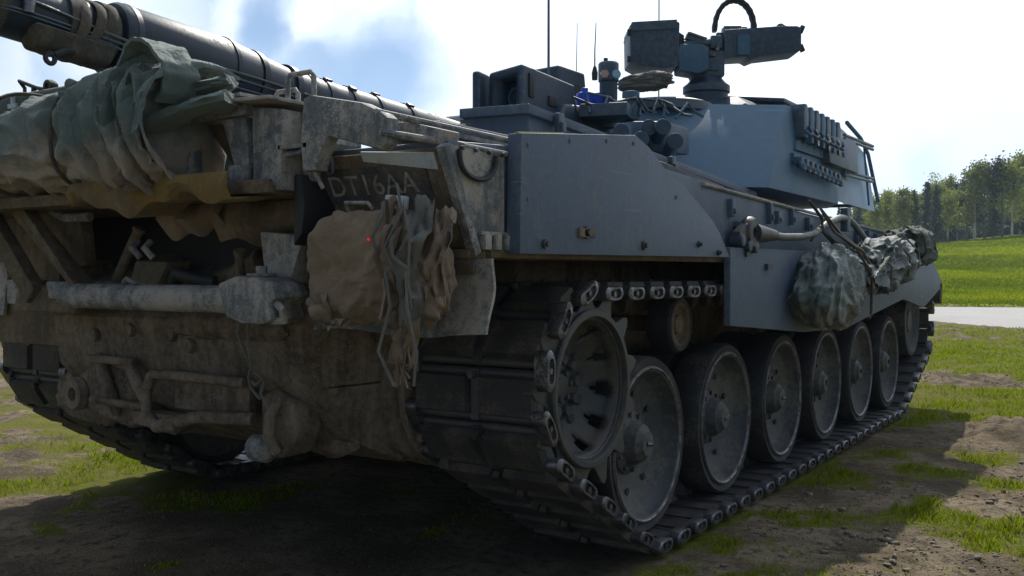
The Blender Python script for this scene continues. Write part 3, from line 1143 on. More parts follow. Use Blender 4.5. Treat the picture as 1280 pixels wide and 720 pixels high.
# side fittings forward of the plate
for i, (y, z, sy, sz) in enumerate(((2.36, 1.60, .05, .09), (2.45, 1.52, .07, .03), (2.95, 1.60, .03, .12), (3.1, 1.585, .06, .07), (3.35, 1.6, .025, .1), (3.7, 1.57, .08, .08),
                                    (4.9, 1.53, .10, .10), (5.2, 1.53, .03, .1), (5.5, 1.52, .12, .09), (5.8, 1.50, .03, .09), (6.1, 1.48, .10, .08), (2.62, 1.44, .05, .06), (4.1, 1.45, .1, .05))):
    mb = MB()
    mb.box((1.748, y, z), (.03, sy, sz))
    mb.box((1.765, y, z - sz * .2), (.02, sy * .5, sz * .3))
    mb.build('side_bracket', M['paint'], tank, bevel=.004)
mb = MB()
mb.tube([(1.742, y, z) for y, z in ((2.0, 1.695), (3.6, 1.647), (5.8, 1.587), (6.4, 1.542))], .011, 6)
mb.build('edge_rail', M['dusty'], tank)
# skirts
mb = MB()
mb.prism([(2.21, 1.395), (2.21, 1.005), (3.44, .91), (4.4, .885), (4.4, 1.40)], 'YZ', 1.765, 1.80)
sk = mb.build('side_skirt', M['paint'], tank, bevel=.004)
mb = MB()
mb.cyl((1.80, 2.42, 1.365), (1.815, 2.42, 1.365), .016, n=10)
mb.box((1.81, 2.75, 1.30), (.02, .07, .03))
mb.build('skirt_bolt', M['track'], sk)
mb = MB()
mb.prism([(4.41, 1.40), (4.41, .885), (5.05, .943), (6.22, 1.04), (7.08, .94), (8.0, 1.12), (7.95, 1.18), (7.55, 1.36), (7.0, 1.39)], 'YZ', 1.765, 1.80)
mb.build('side_skirt', M['paint'], tank, bevel=.004)
mb = MB()
mb.prism([(7.95, 1.19), (8.02, 1.10), (7.98, .95), (7.88, .99), (7.9, 1.15)], 'YZ', 1.15, 1.80)
mb.build('front_flap', M['rubber'], tank, bevel=.006)
mb = MB()
mb.prism([(2.21, 1.395), (2.21, .95), (7.08, .94), (8.0, 1.12), (7.55, 1.36)], 'YZ', -1.80, -1.765)
mb.build('side_skirt', M['paint'], tank, bevel=.004)

# ------------------------------------------------------------------ rear mud flaps
for s in (1, -1):
    mb = MB()
    rings = []
    for i in range(9):
        q = i / 8
        z = 1.318 - .252 * q
        y = .135 + .02 * math.sin(q * 3) - .02 * q
        top = []
        x0, x1 = 1.02, 1.795
        pts = [(x0 + (x1 - x0) * k / 10, y - (.035 * max(0, k - 8) * .3 * q) + .006 * math.sin(k * 1.7 + i), z + .012 * math.sin(k * .8) * q) for k in range(11)]
        rings.append([(s * p[0], p[1], p[2]) for p in pts] + [(s * p[0], p[1] + .014, p[2]) for p in pts[::-1]])
    mb.rings(rings)
    fl = mb.build('mud_flap', M['dusty'], tank, smooth=50)
    mb = MB()
    mb.box((s * 1.63, .115, 1.285), (.22, .012, .035))
    mb.build('flap_clamp', M['brown'], fl, bevel=.004)

# ------------------------------------------------------------------ final drive housings
for s in (1, -1):
    mb = MB()
    mb.lathe([(.02, -s * .30), (.33, -s * .30), (.37, -s * .26), (.38, -s * .12), (.34, -s * .08), (.385, -s * .03), (.385, 0), (.33, s * .012), (.02, s * .012)], (s * 1.115, .90, .83), n=48)
    fd = mb.build('final_drive', M['mud'], tank, smooth=40)
    for i in range(20):
        a = 2 * math.pi * i / 20
        mb = MB()
        mb.cyl((s * 1.10, .90 + .36 * math.cos(a), .83 + .36 * math.sin(a)), (s * 1.145, .90 + .36 * math.cos(a), .83 + .36 * math.sin(a)), .018, n=6)
        if i == 0:
            b0 = mb.build('bolt', M['mud'], fd)
        else:
            copy_child(b0, fd, (0, .36 * (math.cos(a) - 1), .36 * math.sin(a)))

mb = MB()
for s_ in (-1, 1):
    mb.hexa([(s_ * 1.02, .46, 1.0), (s_ * 1.10, .46, 1.0), (s_ * 1.10, 1.3, 1.0), (s_ * 1.02, 1.3, 1.0)], [(s_ * 1.02, .30, 1.66), (s_ * 1.10, .30, 1.66), (s_ * 1.10, 1.3, 1.66), (s_ * 1.02, 1.3, 1.66)])
    mb.build('inner_wall', M['brown'], tank, bevel=.004)
    mb = MB()
mb.box((-.89, .18, 1.235), (.54, .03, .60))
mb.build('rear_gusset', M['brown'], tank, bevel=.006)
# caked earth on the rear hull: heaped on the sloping plate
for i, (x, y, z, sx, sy, sz) in enumerate(((-.45, .27, .70, .7, .10, .22), (.25, .22, .78, .6, .10, .2), (.80, .43, .60, .30, .06, .12), (-.60, .36, .66, .3, .1, .2), (.55, .14, 1.06, .7, .08, .1))):
    blob((x, y, z), (sx, sy, sz), 'mud_cake', M['mud'], tank, seed=i + 3.3, power=2.4, amp=.22, wr=.10, wscale=(5, 2, 5), nu=44, nv=26)

# ------------------------------------------------------------------ rear fittings
# towing tube with its collar
mb = MB()
mb.lathe([(.02, -.14), (.05, -.14), (.05, 1.0), (.056, 1.005)] + [(.02, 1.0)], (0, -.10, 1.178), n=24)
tb = mb.build('towing_tube', M['dusty'], tank, smooth=40)
mb = MB()
mb.prism([(.86, 1.235), (.95, 1.262), (1.06, 1.258), (1.13, 1.235), (1.15, 1.19), (1.11, 1.165), (1.13, 1.12), (1.09, 1.10), (.98, 1.10), (.90, 1.12)], 'XZ', -.175, -.02)
mb.build('tube_collar', M['dusty'], tb, bevel=.014)
mb = MB()
mb.cyl((1.0, -.10, 1.255), (1.0, -.10, 1.295), .020, n=6)
mb.lathe([(.01, 0), (.05, 0), (.05, .008), (.01, .008)], (1.0, -.10, 1.262), 'Z', 20)
mb.build('bolt', M['dusty'], tb)
mb = MB()
mb.tube([(1.10, -.14, 1.11), (1.16, -.15, 1.115), (1.165, -.16, 1.15), (1.13, -.15, 1.17)], .014, 8)
mb.build('pin_handle', M['dusty'], tb)
mb = MB()
mb.hexa([(.93, -.02, 1.235), (1.05, -.02, 1.235), (1.05, .10, 1.235), (.93, .10, 1.235)], [(.90, -.02, 1.42), (1.12, -.02, 1.40), (1.12, .1, 1.40), (.90, .1, 1.42)])
mb.build('tube_hanger', M['dusty'], tank, bevel=.01)

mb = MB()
mb.box((.02, .455, 1.46), (2.06, .03, .40))  # black plate puts the shade of the recess into its colour
mb.build('recess_shade', M['black'], tank)
mb = MB()
mb.hexa([(-.62, -.06, 1.10), (-.16, -.06, 1.10), (-.16, .10, 1.10), (-.62, .10, 1.10)], [(-.60, -.04, 1.225), (-.18, -.02, 1.21), (-.18, .10, 1.21), (-.60, .10, 1.225)])
mb.build('tube_bracket', M['brown'], tank, bevel=.02, seg=3)
for (x0, x1, z0, y0, mt) in ((.30, .66, 1.425, .02, 'ochre'), (.60, 1.12, 1.40, .04, 'brown')):
    mb = MB()
    rings = []
    for i in range(31):
        q = i / 30
        xx = x0 + (x1 - x0) * q
        zl = z0 + .016 * math.sin(q * 13 + x0 * 9) - .02 * math.sin(q * 5)
        bulge = .02 * math.sin(q * 9 + x0)
        rings.append([(xx, y0, 1.53), (xx, y0 - .03 + bulge, (1.53 + zl) / 2), (xx, y0 + .02, zl), (xx, y0 + .03, zl), (xx, y0 - .02 + bulge, (1.53 + zl) / 2), (xx, y0 + .01, 1.53)])
    mb.rings(rings)
    mb.build('hanging_apron', M['canvas'] if mt == 'ochre' else M['brown'], tank, smooth=60)
for (p, q, rr) in (((-.10, .10, 1.24), (.02, .12, 1.44), .022), ((.36, .20, 1.20), (.62, .24, 1.30), .05), ((.62, .14, 1.25), (.66, .10, 1.34), .018), ((.70, .22, 1.22), (.86, .26, 1.30), .035)):
    mb = MB()
    mb.cyl(p, q, rr, n=14)
    mb.cyl(Vector(q), Vector(q) + (Vector(q) - Vector(p)).normalized() * .02, rr * 1.25, n=14)
    mb.build('recess_pipe', M['brown'], tank, bevel=.004)
# recess behind the tube: housings and hoses in the dark
mb = MB()
mb.box((-.02, .30, 1.29), (.10, .10, .10), (0.3, 0.2, 0.4))
mb.hexa([(.10, .02, 1.24), (.27, .02, 1.215), (.28, .14, 1.22), (.12, .16, 1.24)], [(.08, .06, 1.32), (.30, .05, 1.315), (.30, .17, 1.32), (.10, .18, 1.33)])
mb.build('latch_block', M['brown'], tank, bevel=.012)
for x in (.12, .20):
    mb = MB()
    mb.tube([(x, .06, 1.33), (x - .03, .04, 1.37), (x - .045, .08, 1.395)], .014, 8)
    mb.build('latch_prong', M['dusty'], tank)
mb = MB()
mb.tube([(.02, .05, 1.23), (.07, .03, 1.245), (.12, .04, 1.225), (.16, .06, 1.235)], .012, 8)
mb.build('chain_stub', M['dusty'], tank)
mb = MB()
mb.tube([(.30, .08, 1.24), (.36, .05, 1.27), (.44, .06, 1.25), (.52, .10, 1.235)], .026, 10)
mb.build('hose', M['black'], tank, smooth=60)
mb = MB()
mb.tube([(1.13, .0, 1.28), (1.18, -.05, 1.30), (1.21, -.06, 1.33), (1.26, -.05, 1.345)], .011, 8)
mb.build('hose', M['canvas_grey'], tank, smooth=60)
# stowage arms at the left of the recess
for (p, q, rr) in (((-.72, -.05, 1.66), (-.08, -.05, 1.20), .030), ((-.66, -.09, 1.73), (-.02, -.09, 1.17), .016), ((-.86, -.04, 1.56), (-.46, -.04, 1.17), .045)):
    mb = MB()
    p, q = Vector(p), Vector(q)
    d = (q - p).normalized()
    mb.hexa([p + d.cross(Vector((0, 1, 0))) * rr + Vector((0, e, 0)) for e in (-.03, .03)] + [p - d.cross(Vector((0, 1, 0))) * rr + Vector((0, e, 0)) for e in (.03, -.03)],
            [q + d.cross(Vector((0, 1, 0))) * rr + Vector((0, e, 0)) for e in (-.03, .03)] + [q - d.cross(Vector((0, 1, 0))) * rr + Vector((0, e, 0)) for e in (.03, -.03)])
    mb.build('rack_arm', M['brown'], tank, bevel=.008)
mb = MB()
mb.tube([(-.72, -.06, 1.60), (-.73, -.08, 1.70), (-.69, -.09, 1.735), (-.63, -.08, 1.72), (-.60, -.05, 1.68)], .022, 10)
mb.build('rack_loop', M['dusty'], tank, smooth=60)
mb = MB()
mb.prism([(-.62, 1.62), (-.30, 1.55), (-.26, 1.30), (-.42, 1.28), (-.55, 1.38)], 'XZ', .06, .12)
mb.build('rack_panel', M['brown'], tank, bevel=.01)
mb = MB()
mb.tube([(-.50, -.02, 1.66), (-.36, -.02, 1.53), (-.28, -.02, 1.50), (-.10, -.02, 1.50)], .020, 8)
mb.build('rack_brace', M['dusty'], tank)
mb = MB()
mb.hexa([(-.34, -.06, 1.16), (-.05, -.06, 1.16), (-.05, .10, 1.16), (-.34, .10, 1.16)], [(-.36, -.06, 1.235), (-.10, -.06, 1.235), (-.10, .10, 1.235), (-.36, .10, 1.235)])
mb.build('rack_foot', M['dusty'], tank, bevel=.012)
mb = MB()
mb.box((-.62, .02, 1.185), (.22, .08, .11))
mb.build('rack_foot', M['dusty'], tank, bevel=.012)

# castings on the lower rear plate
mb = MB()
mb.prism([(-.55, .72), (-.42, .66), (-.10, .60), (.02, .64), (.02, .74), (-.14, .86), (-.30, .90), (-.50, .80)], 'XZ', .16, .34)
mb.build('tow_casting', M['mud'], tank, bevel=.03, seg=3)
mb = MB()
mb.lathe([(.03, 0), (.065, 0), (.075, .03), (.065, .06), (.03, .06)], (-.46, .12, .73), 'Y', 24, close=True)
mb.build('tow_eye', M['mud'], tank)
mb = MB()
mb.tube([(-.30, .15, .91), (-.24, .13, .84), (-.19, .13, .74), (-.17, .15, .66)], [.02, .028, .028, .02], 10)
mb.build('casting_rib', M['mud'], tank, smooth=60)
mb = MB()
mb.tube([(-.06, .12, .90), (.0, .10, .87), (.05, .10, .80), (.08, .12, .72)], [.02, .028, .028, .02], 10)
mb.build('casting_rib', M['mud'], tank, smooth=60)
mb = MB()
mb.tube([(-.28, .10, .725), (.08, .10, .715)], .016, 8)
mb.tube([(-.30, .10, .90), (.02, .10, .90)], .018, 8)
mb.build('casting_rod', M['mud'], tank)
# step frame
mb = MB()
mb.tube([(.16, .08, .86), (.14, .07, .80), (.15, .06, .70), (.22, .05, .655), (.34, .06, .66)], .022, 10)
mb.tube([(.16, .08, .86), (.34, .06, .865), (.52, .08, .86), (.66, .12, .85)], .020, 10)
mb.tube([(.22, .05, .655), (.45, .07, .71), (.70, .13, .715)], .026, 10)
mb.prism([(.0, .655), (.30, .625), (.37, .67), (.34, .70), (.02, .70)], 'XZ', .08, .16)
mb.box((.44, .16, .785), (.44, .03, .13))
mb.build('step_frame', M['mud'], tank, bevel=.0, smooth=50)
# pintle and shackle with its cord
mb = MB()
mb.prism([(.70, .80), (.78, .84), (.88, .78), (.90, .68), (.84, .58), (.76, .56), (.70, .62)], 'XZ', .16, .30)
pin = mb.build('pintle', M['mud'], tank, bevel=.025, seg=3)
mb = MB()
mb.lathe([(.01, -.05), (.05, -.04), (.055, .03), (.03, .06), (.01, .06)], (.70, .17, .60), 'X', 20)
mb.build('pintle_knob', M['dusty'], pin, smooth=60)
mb = MB()
mb.tube([(.80, .17, .80), (.80, .12, .74), (.80, .11, .66), (.80, .15, .60)], .022, 10)
mb.build('pintle_lever', M['mud'], pin, smooth=60)
mb = MB()
cords = [(.76, .02, 1.115), (.75, .01, 1.05), (.77, .03, .98), (.765, .06, .92), (.73, .08, .88), (.745, .08, .84), (.78, .09, .80)]
mb.tube(cords, .006, 6)
mb.tube([(.80, .02, 1.115), (.805, .01, 1.05), (.79, .03, .97), (.77, .06, .92), (.80, .09, .87), (.77, .10, .82), (.80, .12, .76)], .006, 6)
mb.tube([(.72, .09, .87), (.77, .08, .855), (.80, .09, .88), (.76, .08, .90), (.73, .09, .885)], .007, 6)
mb.build('cord', M['canvas_grey'], tank, smooth=60)
for (x, z) in ((-.30, 1.0), (-.05, 1.03), (.22, 1.02), (.33, .98)):
    mb = MB()
    mb.lathe([(.01, .0), (.026, .0), (.030, .012), (.026, .04), (.01, .04)], (x, .115, z), 'Y', 16)
    mb.build('drain_plug', M['mud'], tank)

# ------------------------------------------------------------------ rear deck shelf and the brackets on it
mb = MB()
mb.box((.0, .12, 1.548), (2.25, .64, .028))
mb.box((.02, -.205, 1.555), (2.28, .02, .045))
mb.build('rear_shelf', M['brown'], tank, bevel=.005)
mb = MB()
mb.box((.70, -.15, 1.70), (.045, .06, .27))
mb.prism([(.67, 1.835), (.80, 1.835), (.86, 1.845), (1.01, 1.855), (1.01, 1.80), (.67, 1.80)], 'XZ', -.18, -.14)
mb.box((.85, -.15, 1.566), (.34, .05, .03))
mb.box((.965, -.16, 1.60), (.07, .05, .07))
bf = mb.build('bracket_frame', M['dusty'], tank, bevel=.006)
mb = MB()
mb.hexa([(.73, .10, 1.565), (.96, .02, 1.565), (.96, .04, 1.565), (.73, .12, 1.565)], [(.72, -.10, 1.80), (.86, -.04, 1.80), (.86, -.02, 1.80), (.72, -.08, 1.80)])
mb.build('inner_plate', M['brown'], bf, bevel=.003)
mb = MB()
mb.hexa([(.95, -.15, 1.565), (1.0, -.15, 1.565), (1.0, .2, 1.565), (.95, .2, 1.565)], [(.86, -.15, 1.80), (.98, -.15, 1.80), (.98, .2, 1.80), (.86, .2, 1.80)])
mb.build('gusset', M['dusty'], bf, bevel=.004)
mb = MB()
mb.hexa([(1.015, -.15, 1.545), (1.15, -.15, 1.545), (1.15, -.03, 1.545), (1.015, -.03, 1.545)], [(1.012, -.15, 1.83), (1.15, -.15, 1.812), (1.15, -.03, 1.812), (1.012, -.03, 1.83)])
mb.build('upright_plate', M['dusty'], tank, bevel=.006)
mb = MB()
mb.box((1.07, .0, 1.842), (.20, .44, .012), (0, .03, 0))
mb.box((.84, .0, 1.862), (.34, .40, .012), (0, -.03, 0))
mb.build('top_plate', M['dusty'], tank, bevel=.003)
mb = MB()
mb.prism([(1.15, 1.82), (1.26, 1.80), (1.28, 1.70), (1.19, 1.60), (1.18, 1.40), (1.15, 1.40)], 'XZ', -.06, .1)
mb.build('recess_plate', M['dusty'], tank, bevel=.008)
mb = MB()
mb.box((1.20, -.10, 1.685), (.13, .10, .014))
mb.tube([(1.13, -.13, 1.66), (1.23, -.14, 1.665), (1.25, -.13, 1.69)], .008, 6)
mb.tube([(1.235, -.12, 1.68), (1.27, -.12, 1.60), (1.30, -.11, 1.545)], .007, 6)
mb.tube([(1.25, -.12, 1.665), (1.31, -.13, 1.70), (1.35, -.13, 1.725)], .005, 6)
mb.build('step_rod', M['dusty'], tank)
# guard bar bent round the corner
mb = MB()
mb.prism([(1.25, 1.838), (1.28, 1.845), (1.50, 1.80), (1.585, 1.762), (1.605, 1.745), (1.60, 1.665), (1.575, 1.648), (1.42, 1.690), (1.355, 1.705), (1.32, 1.65), (1.305, 1.60), (1.245, 1.60), (1.235, 1.70)],
         'XZ', -.15, -.09)
mb.build('guard_bar', M['dusty'], tank, bevel=.012)
mb = MB()
mb.prism([(1.155, 1.60), (1.185, 1.60), (1.205, 1.50), (1.19, 1.40), (1.15, 1.36)], 'XZ', -.10, .05)
mb.build('guard_foot', M['black'], tank, bevel=.01)
# grab handles
for (x0, x1, z0, z1, y) in ((.965, 1.075, 1.85, 1.905, .0), (1.15, 1.27, 1.845, 1.925, -.12)):
    mb = MB()
    mb.tube([(x0, y, z0), (x0, y, z1 - .015), (x0 + .012, y, z1), (x1 - .012, y, z1), (x1, y, z1 - .015), (x1, y, z0)], .009, 8)
    mb.build('grab_handle', M['dusty'], tank, smooth=60)

# deck bin behind the turret front, with lid and latches
mb = MB()
mb.hexa([(1.03, 1.0, 1.72), (1.40, 1.0, 1.72), (1.42, 3.75, 1.60), (1.03, 3.75, 1.60)], [(1.03, 1.0, 1.935), (1.38, 1.0, 1.935), (1.40, 2.0, 1.88), (1.03, 2.0, 1.88)])
bn = mb.build('deck_bin', M['paint'], tank, bevel=.006)
mb = MB()
mb.hexa([(1.05, .97, 1.935), (1.405, .97, 1.925), (1.42, 3.68, 1.745), (1.02, 3.68, 1.77)], [(1.05, .97, 1.975), (1.405, .97, 1.965), (1.42, 3.68, 1.785), (1.02, 3.68, 1.81)])
mb.build('bin_lid', M['paint'], bn, bevel=.005)
for y, z in ((1.18, 1.90), (1.75, 1.87), (1.95, 1.855), (2.35, 1.83)):
    mb = MB()
    mb.box((1.425, y, z), (.025, .045, .10))
    mb.box((1.442, y, z - .02), (.02, .03, .06))
    mb.tube([(1.44, y + .01, z - .04), (1.45, y + .02, z - .09), (1.44, y + .03, z - .12)], .009, 6)
    mb.build('bin_latch', M['dark'], bn, bevel=.004)
mb = MB()
mb.hexa([(1.415, 1.95, 1.70), (1.50, 2.2, 1.66), (1.50, 3.0, 1.63), (1.415, 3.1, 1.63)], [(1.415, 1.95, 1.86), (1.46, 2.2, 1.83), (1.46, 3.0, 1.77), (1.415, 3.1, 1.76)])  # black wedge below the lid
mb.build('bin_wedge', M['black'], bn, bevel=.01)
mb = MB()
mb.box((.55, 1.5, 1.80), (.9, 1.0, .10))
mb.box((-.6, 1.8, 1.80), (1.3, 1.5, .10))
mb.build('engine_deck', M['paint'], tank, bevel=.02)
for i in range(9):
    mb = MB()
    mb.box((-.6, 1.15 + .16 * i, 1.865), (1.1, .10, .03), (.35, 0, 0))
    mb.build('deck_louvre', M['paint'], tank, bevel=.004)

# ------------------------------------------------------------------ running gear
WHEEL_Y = [1.62 + .96 * i for i in range(6)]
WR = .40
SPC, SPR = (.92, .82), .365
IDC, IDR = (7.42, .80), .36
circles = [(SPC[0], SPC[1], SPR), (IDC[0], IDC[1], IDR), (WHEEL_Y[5], .49, WR + .03), (WHEEL_Y[0], .49, WR + .03)]
path = []
for i in range(4000):
    a = math.pi - 2 * math.pi * i / 4000                       # outward normal turns clockwise, starting backwards
    n_ = (math.cos(a), math.sin(a))
    c = max(circles, key=lambda q: q[0] * n_[0] + q[1] * n_[1] + q[2])
    path.append((c[0] + n_[0] * c[2], c[1] + n_[1] * c[2]))
path = np.array(path + [path[0]])
seg = np.hypot(*np.diff(path, axis=0).T)
cum = np.concatenate([[0], np.cumsum(seg)])
total = cum[-1]
NL = int(round(total / .2))
pitch = total / NL


def on_path(s):
    s = s % total
    return np.interp(s, cum, path[:, 0]), np.interp(s, cum, path[:, 1])


def link_proto(parent):
    """one track link: two rubber pads on a steel body, pins, end connectors and guide horn; x across, y along, z outwards"""
    mb = MB()
    mb.mi = 0
    mb.box((0, 0, -.004), (.54, .115, .038))
    for y in (-.082, .082):                                    # the two pins
        mb.cyl((-.285, y, 0), (.285, y, 0), .018, n=10)
    mb.box((0, .0, .0), (.036, .19, .050))                   # centre connector and horn
    mb.hexa([(-.04, -.05, -.02), (.04, -.05, -.02), (.04, .05, -.02), (-.04, .05, -.02)], [(-.014, -.02, -.10), (.014, -.02, -.10), (.014, .02, -.10), (-.014, .02, -.10)])
    mb.cyl((0, .075, .035), (0, .075, .058), .016, n=6)
    mb.mi = 1
    for s in (-1, 1):                                          # rubber pads, proud of the body
        x0, x1 = sorted((s * .024, s * .270))
        mb.hexa([(x0, -.074, .012), (x1, -.074, .012), (x1, .074, .012), (x0, .074, .012)], [(x0 + .007, -.066, .048), (x1 - .007, -.066, .048), (x1 - .007, .066, .048), (x0 + .007, .066, .048)])
    mb.mi = 2
    for s in (-1, 1):                                          # rounded end connectors joining this pin to the next link's
        cy = .5 * pitch
        ring_o, ring_i = [], []
        for i in range(20):
            a = 2 * math.pi * i / 20
            cx = .030 if math.cos(a) > 0 else -.030
            q = .037 + .008 * math.cos(2 * a) + .004 * math.sin(3 * a)
            ring_o.append((cy + cx * abs(math.cos(a)) ** .3 + q * math.cos(a), q * math.sin(a) - .004 * math.cos(2 * a)))
            ring_i.append((cy + cx * abs(math.cos(a)) ** .3 + q * .55 * math.cos(a), q * .55 * math.sin(a)))
        xs = [(s * .262, 1.0), (s * .314, 1.0), (s * .320, .86), (s * .320, .62), (s * .306, .60)]
        rings = []
        for x, k in xs:
            rings.append([(x, cy + (p[0] - cy) * k, p[1] * k) for p in ring_o])
        mb.rings(rings)
        mb.cyl((s * .30, cy, 0), (s * .318, cy, 0), .012, n=6)
    return mb.build('track_link', [M['track'], M['pad'], M['worn']], parent, bevel=.0, smooth=40)


for sx in (1, -1):
    tr = bpy.data.objects.new('track', None)
    COL.objects.link(tr)
    tr.parent = tank
    if sx > 0:
        proto_link = link_proto(tr)
    for i in range(NL):
        y0, z0 = on_path(i * pitch - .08)
        y1, z1 = on_path(i * pitch + .08)
        yc, zc = on_path(i * pitch)
        a = math.atan2(z1 - z0, y1 - y0)
        loc, rot = (sx * 1.445, yc, zc), (a, 0, 0)
        if i == 0 and sx > 0:
            proto_link.location, proto_link.rotation_euler = loc, rot
        else:
            copy_child(proto_link, tr, loc, rot)


def wheel_proto():
    r = bpy.data.objects.new('road_wheel', None)
    COL.objects.link(r)
    r.parent = tank
    for x0, x1 in ((.02, .20), (-.20, -.02)):                  # the two tyres
        mb = MB()
        mb.lathe([(.352, x0 + .01), (.385, x0), (.400, x0 + .02), (.400, x1 - .025), (.388, x1 - .004), (.352, x1 - .012)], (0, 0, 0), n=64, close=True)
        mb.build('tyre', M['rubber'], r, smooth=40)
    mb = MB()
    mb.lathe([(.05, .06), (.140, .085), (.20, .085), (.30, .125), (.325, .16), (.332, .193), (.347, .200), (.356, .196), (.356, .03), (.05, .02)], (0, 0, 0), n=64)
    d = mb.build('wheel_disc', M['disc'], r, smooth=30)
    mb = MB()
    mb.lathe([(.338, .1955), (.3425, .2015), (.347, .2025), (.350, .2005), (.345, .196)], (0, 0, 0), n=64, close=True)
    mb.build('wheel_rim', M['worn'], r, smooth=60)
    mb = MB()
    mb.lathe([(.05, -.05), (.356, -.05), (.356, -.18), (.05, -.10)], (0, 0, 0), n=48)
    mb.build('wheel_disc', M['disc'], r, smooth=30)
    mb = MB()
    mb.lathe([(.15, .07), (.145, .098), (.118, .105), (.105, .115), (.085, .165), (.062, .180), (.055, .192), (.01, .195)], (0, 0, 0), n=40)
    mb.cyl((-.2, 0, 0), (.05, 0, 0), .07, n=20)
    h = mb.build('hub', M['disc'], r, smooth=30)
    for i in range(10):
        a = 2 * math.pi * i / 10
        if i == 0:
            mb = MB()
            mb.cyl((.083, .128, 0), (.117, .128, 0), .012, n=6)
            b0 = mb.build('bolt', M['disc'], r)
        else:
            copy_child(b0, r, rot=(a, 0, 0))
    for i in range(8):
        a = 2 * math.pi * (i + .3) / 8
        mb = MB()
        if i == 0:
            mb.lathe([(.001, 0), (.017, 0), (.017, .004), (.001, .004)], (.1005, .225, 0), 'X', 12)
            p0 = mb.build('drain_hole', M['black'], r)
            p0.rotation_euler = (a, 0, 0)
        else:
            copy_child(p0, r, rot=(a, 0, 0))
    mb = MB()                                                  # swing arm hub plug lying across the cap
    mb.cyl((.19, -.015, .01), (.20, .02, -.01), .012, n=8)
    mb.build('grease_cap', M['worn'], r)
    return r


wp = wheel_proto()
wp.location = (1.445, WHEEL_Y[0], .49)
wp.rotation_euler = (.4, 0, 0)
for i in range(6):
    for s in (1, -1):
        if i == 0 and s == 1:
            continue
        copy_child(wp, tank, (s * 1.445, WHEEL_Y[i], .49), (random.uniform(0, 6.28), 0, 0 if s > 0 else math.pi))
# swing arms
for i in range(6):
    mb = MB()
    mb.tube([(1.18, WHEEL_Y[i], .49), (1.14, WHEEL_Y[i] + .2, .60), (1.08, WHEEL_Y[i] + .38, .70)], .07, 10)
    mb.build('swing_arm', M['black'], tank, smooth=60)


def sprocket(s):
    r = bpy.data.objects.new('drive_sprocket', None)
    COL.objects.link(r)
    r.parent = tank
    r.location = (s * 1.445, SPC[0], SPC[1])
    NT_ = 13
    for x0, x1 in ((.225, .272), (-.272, -.225)):              # toothed rings
        mb = MB()
        inner, outer = [], []
        N = NT_ * 8
        prof = [.398, .418, .398, .352, .324, .316, .324, .352]
        ring = lambda x, f: [(x, f(i) * math.cos(2 * math.pi * i / N), f(i) * math.sin(2 * math.pi * i / N)) for i in range(N)]
        fo_ = lambda i: prof[i % 8]
        fi_ = lambda i: .268
        mb.rings([ring(x0, fi_), ring(x0, fo_), ring(x1, fo_), ring(x1, fi_)], closed=True)
        mb.build('toothed_ring', M['sprocket'], r, bevel=.003, seg=1, smooth=30)
    # outer raised rim, slotted dish and the bolted hub
    mb = MB()
    mb.lathe([(.278, .235), (.278, .286), (.283, .296), (.303, .296), (.309, .289), (.309, .245)], (0, 0, 0), n=72, close=True)
    mb.build('rim', M['sprocket'], r, smooth=30)
    mb = MB()
    N = 88
    radii = [(.278, .262), (.276, .21), (.262, .185), (.238, .165), (.212, .148), (.188, .132), (.165, .12), (.14, .115), (.01, .115)]
    slot = {1: (3, 4, 5), 2: (3, 4, 5), 3: (3, 4, 5) if False else (4,)}
    vs, fs = [], []
    for rr, x in radii:
        for i in range(N):
            a = 2 * math.pi * i / N
            vs.append((x, rr * math.cos(a), rr * math.sin(a)))
    for k in range(len(radii) - 1):
        for i in range(N):
            if i % 8 in slot.get(k, ()):
                continue
            fs.append((k * N + i, k * N + (i + 1) % N, (k + 1) * N + (i + 1) % N, (k + 1) * N + i))
    mb.add(vs, fs)
    o = mb.build('slotted_dish', M['sprocket'], r, smooth=40)
    md = o.modifiers.new('thick', 'SOLIDIFY')
    md.thickness = .022
    md.offset = 0
    mb = MB()
    mb.lathe([(.145, .10), (.145, .128), (.13, .135), (.06, .137), (.05, .15), (.03, .155), (.01, .155)], (0, 0, 0), n=40)
    mb.build('hub', M['sprocket'], r, smooth=30)
    mb = MB()
    mb.lathe([(.20, -.22), (.24, -.2), (.24, .10), (.20, .12)], (0, 0, 0), n=40)
    mb.build('drum', M['black'], r, smooth=30)
    k = 0
    for n_, rr, br in ((11, .163, .026), (9, .106, .025), (6, .055, .015)):
        for i in range(n_):
            a = 2 * math.pi * i / n_
            mb = MB()
            x = .115 if rr > .15 else .133
            mb.cyl((x, rr * math.cos(a), rr * math.sin(a)), (x + .028, rr * math.cos(a), rr * math.sin(a)), br, br * .9, n=8)
            mb.build('bolt', M['sprocket'], r, bevel=.003, seg=1)
    return r


sp1 = sprocket(1)
sp1.rotation_euler = (.13, 0, 0)
copy_child(sp1, tank, (-1.445, SPC[0], SPC[1]), (.13, 0, math.pi))
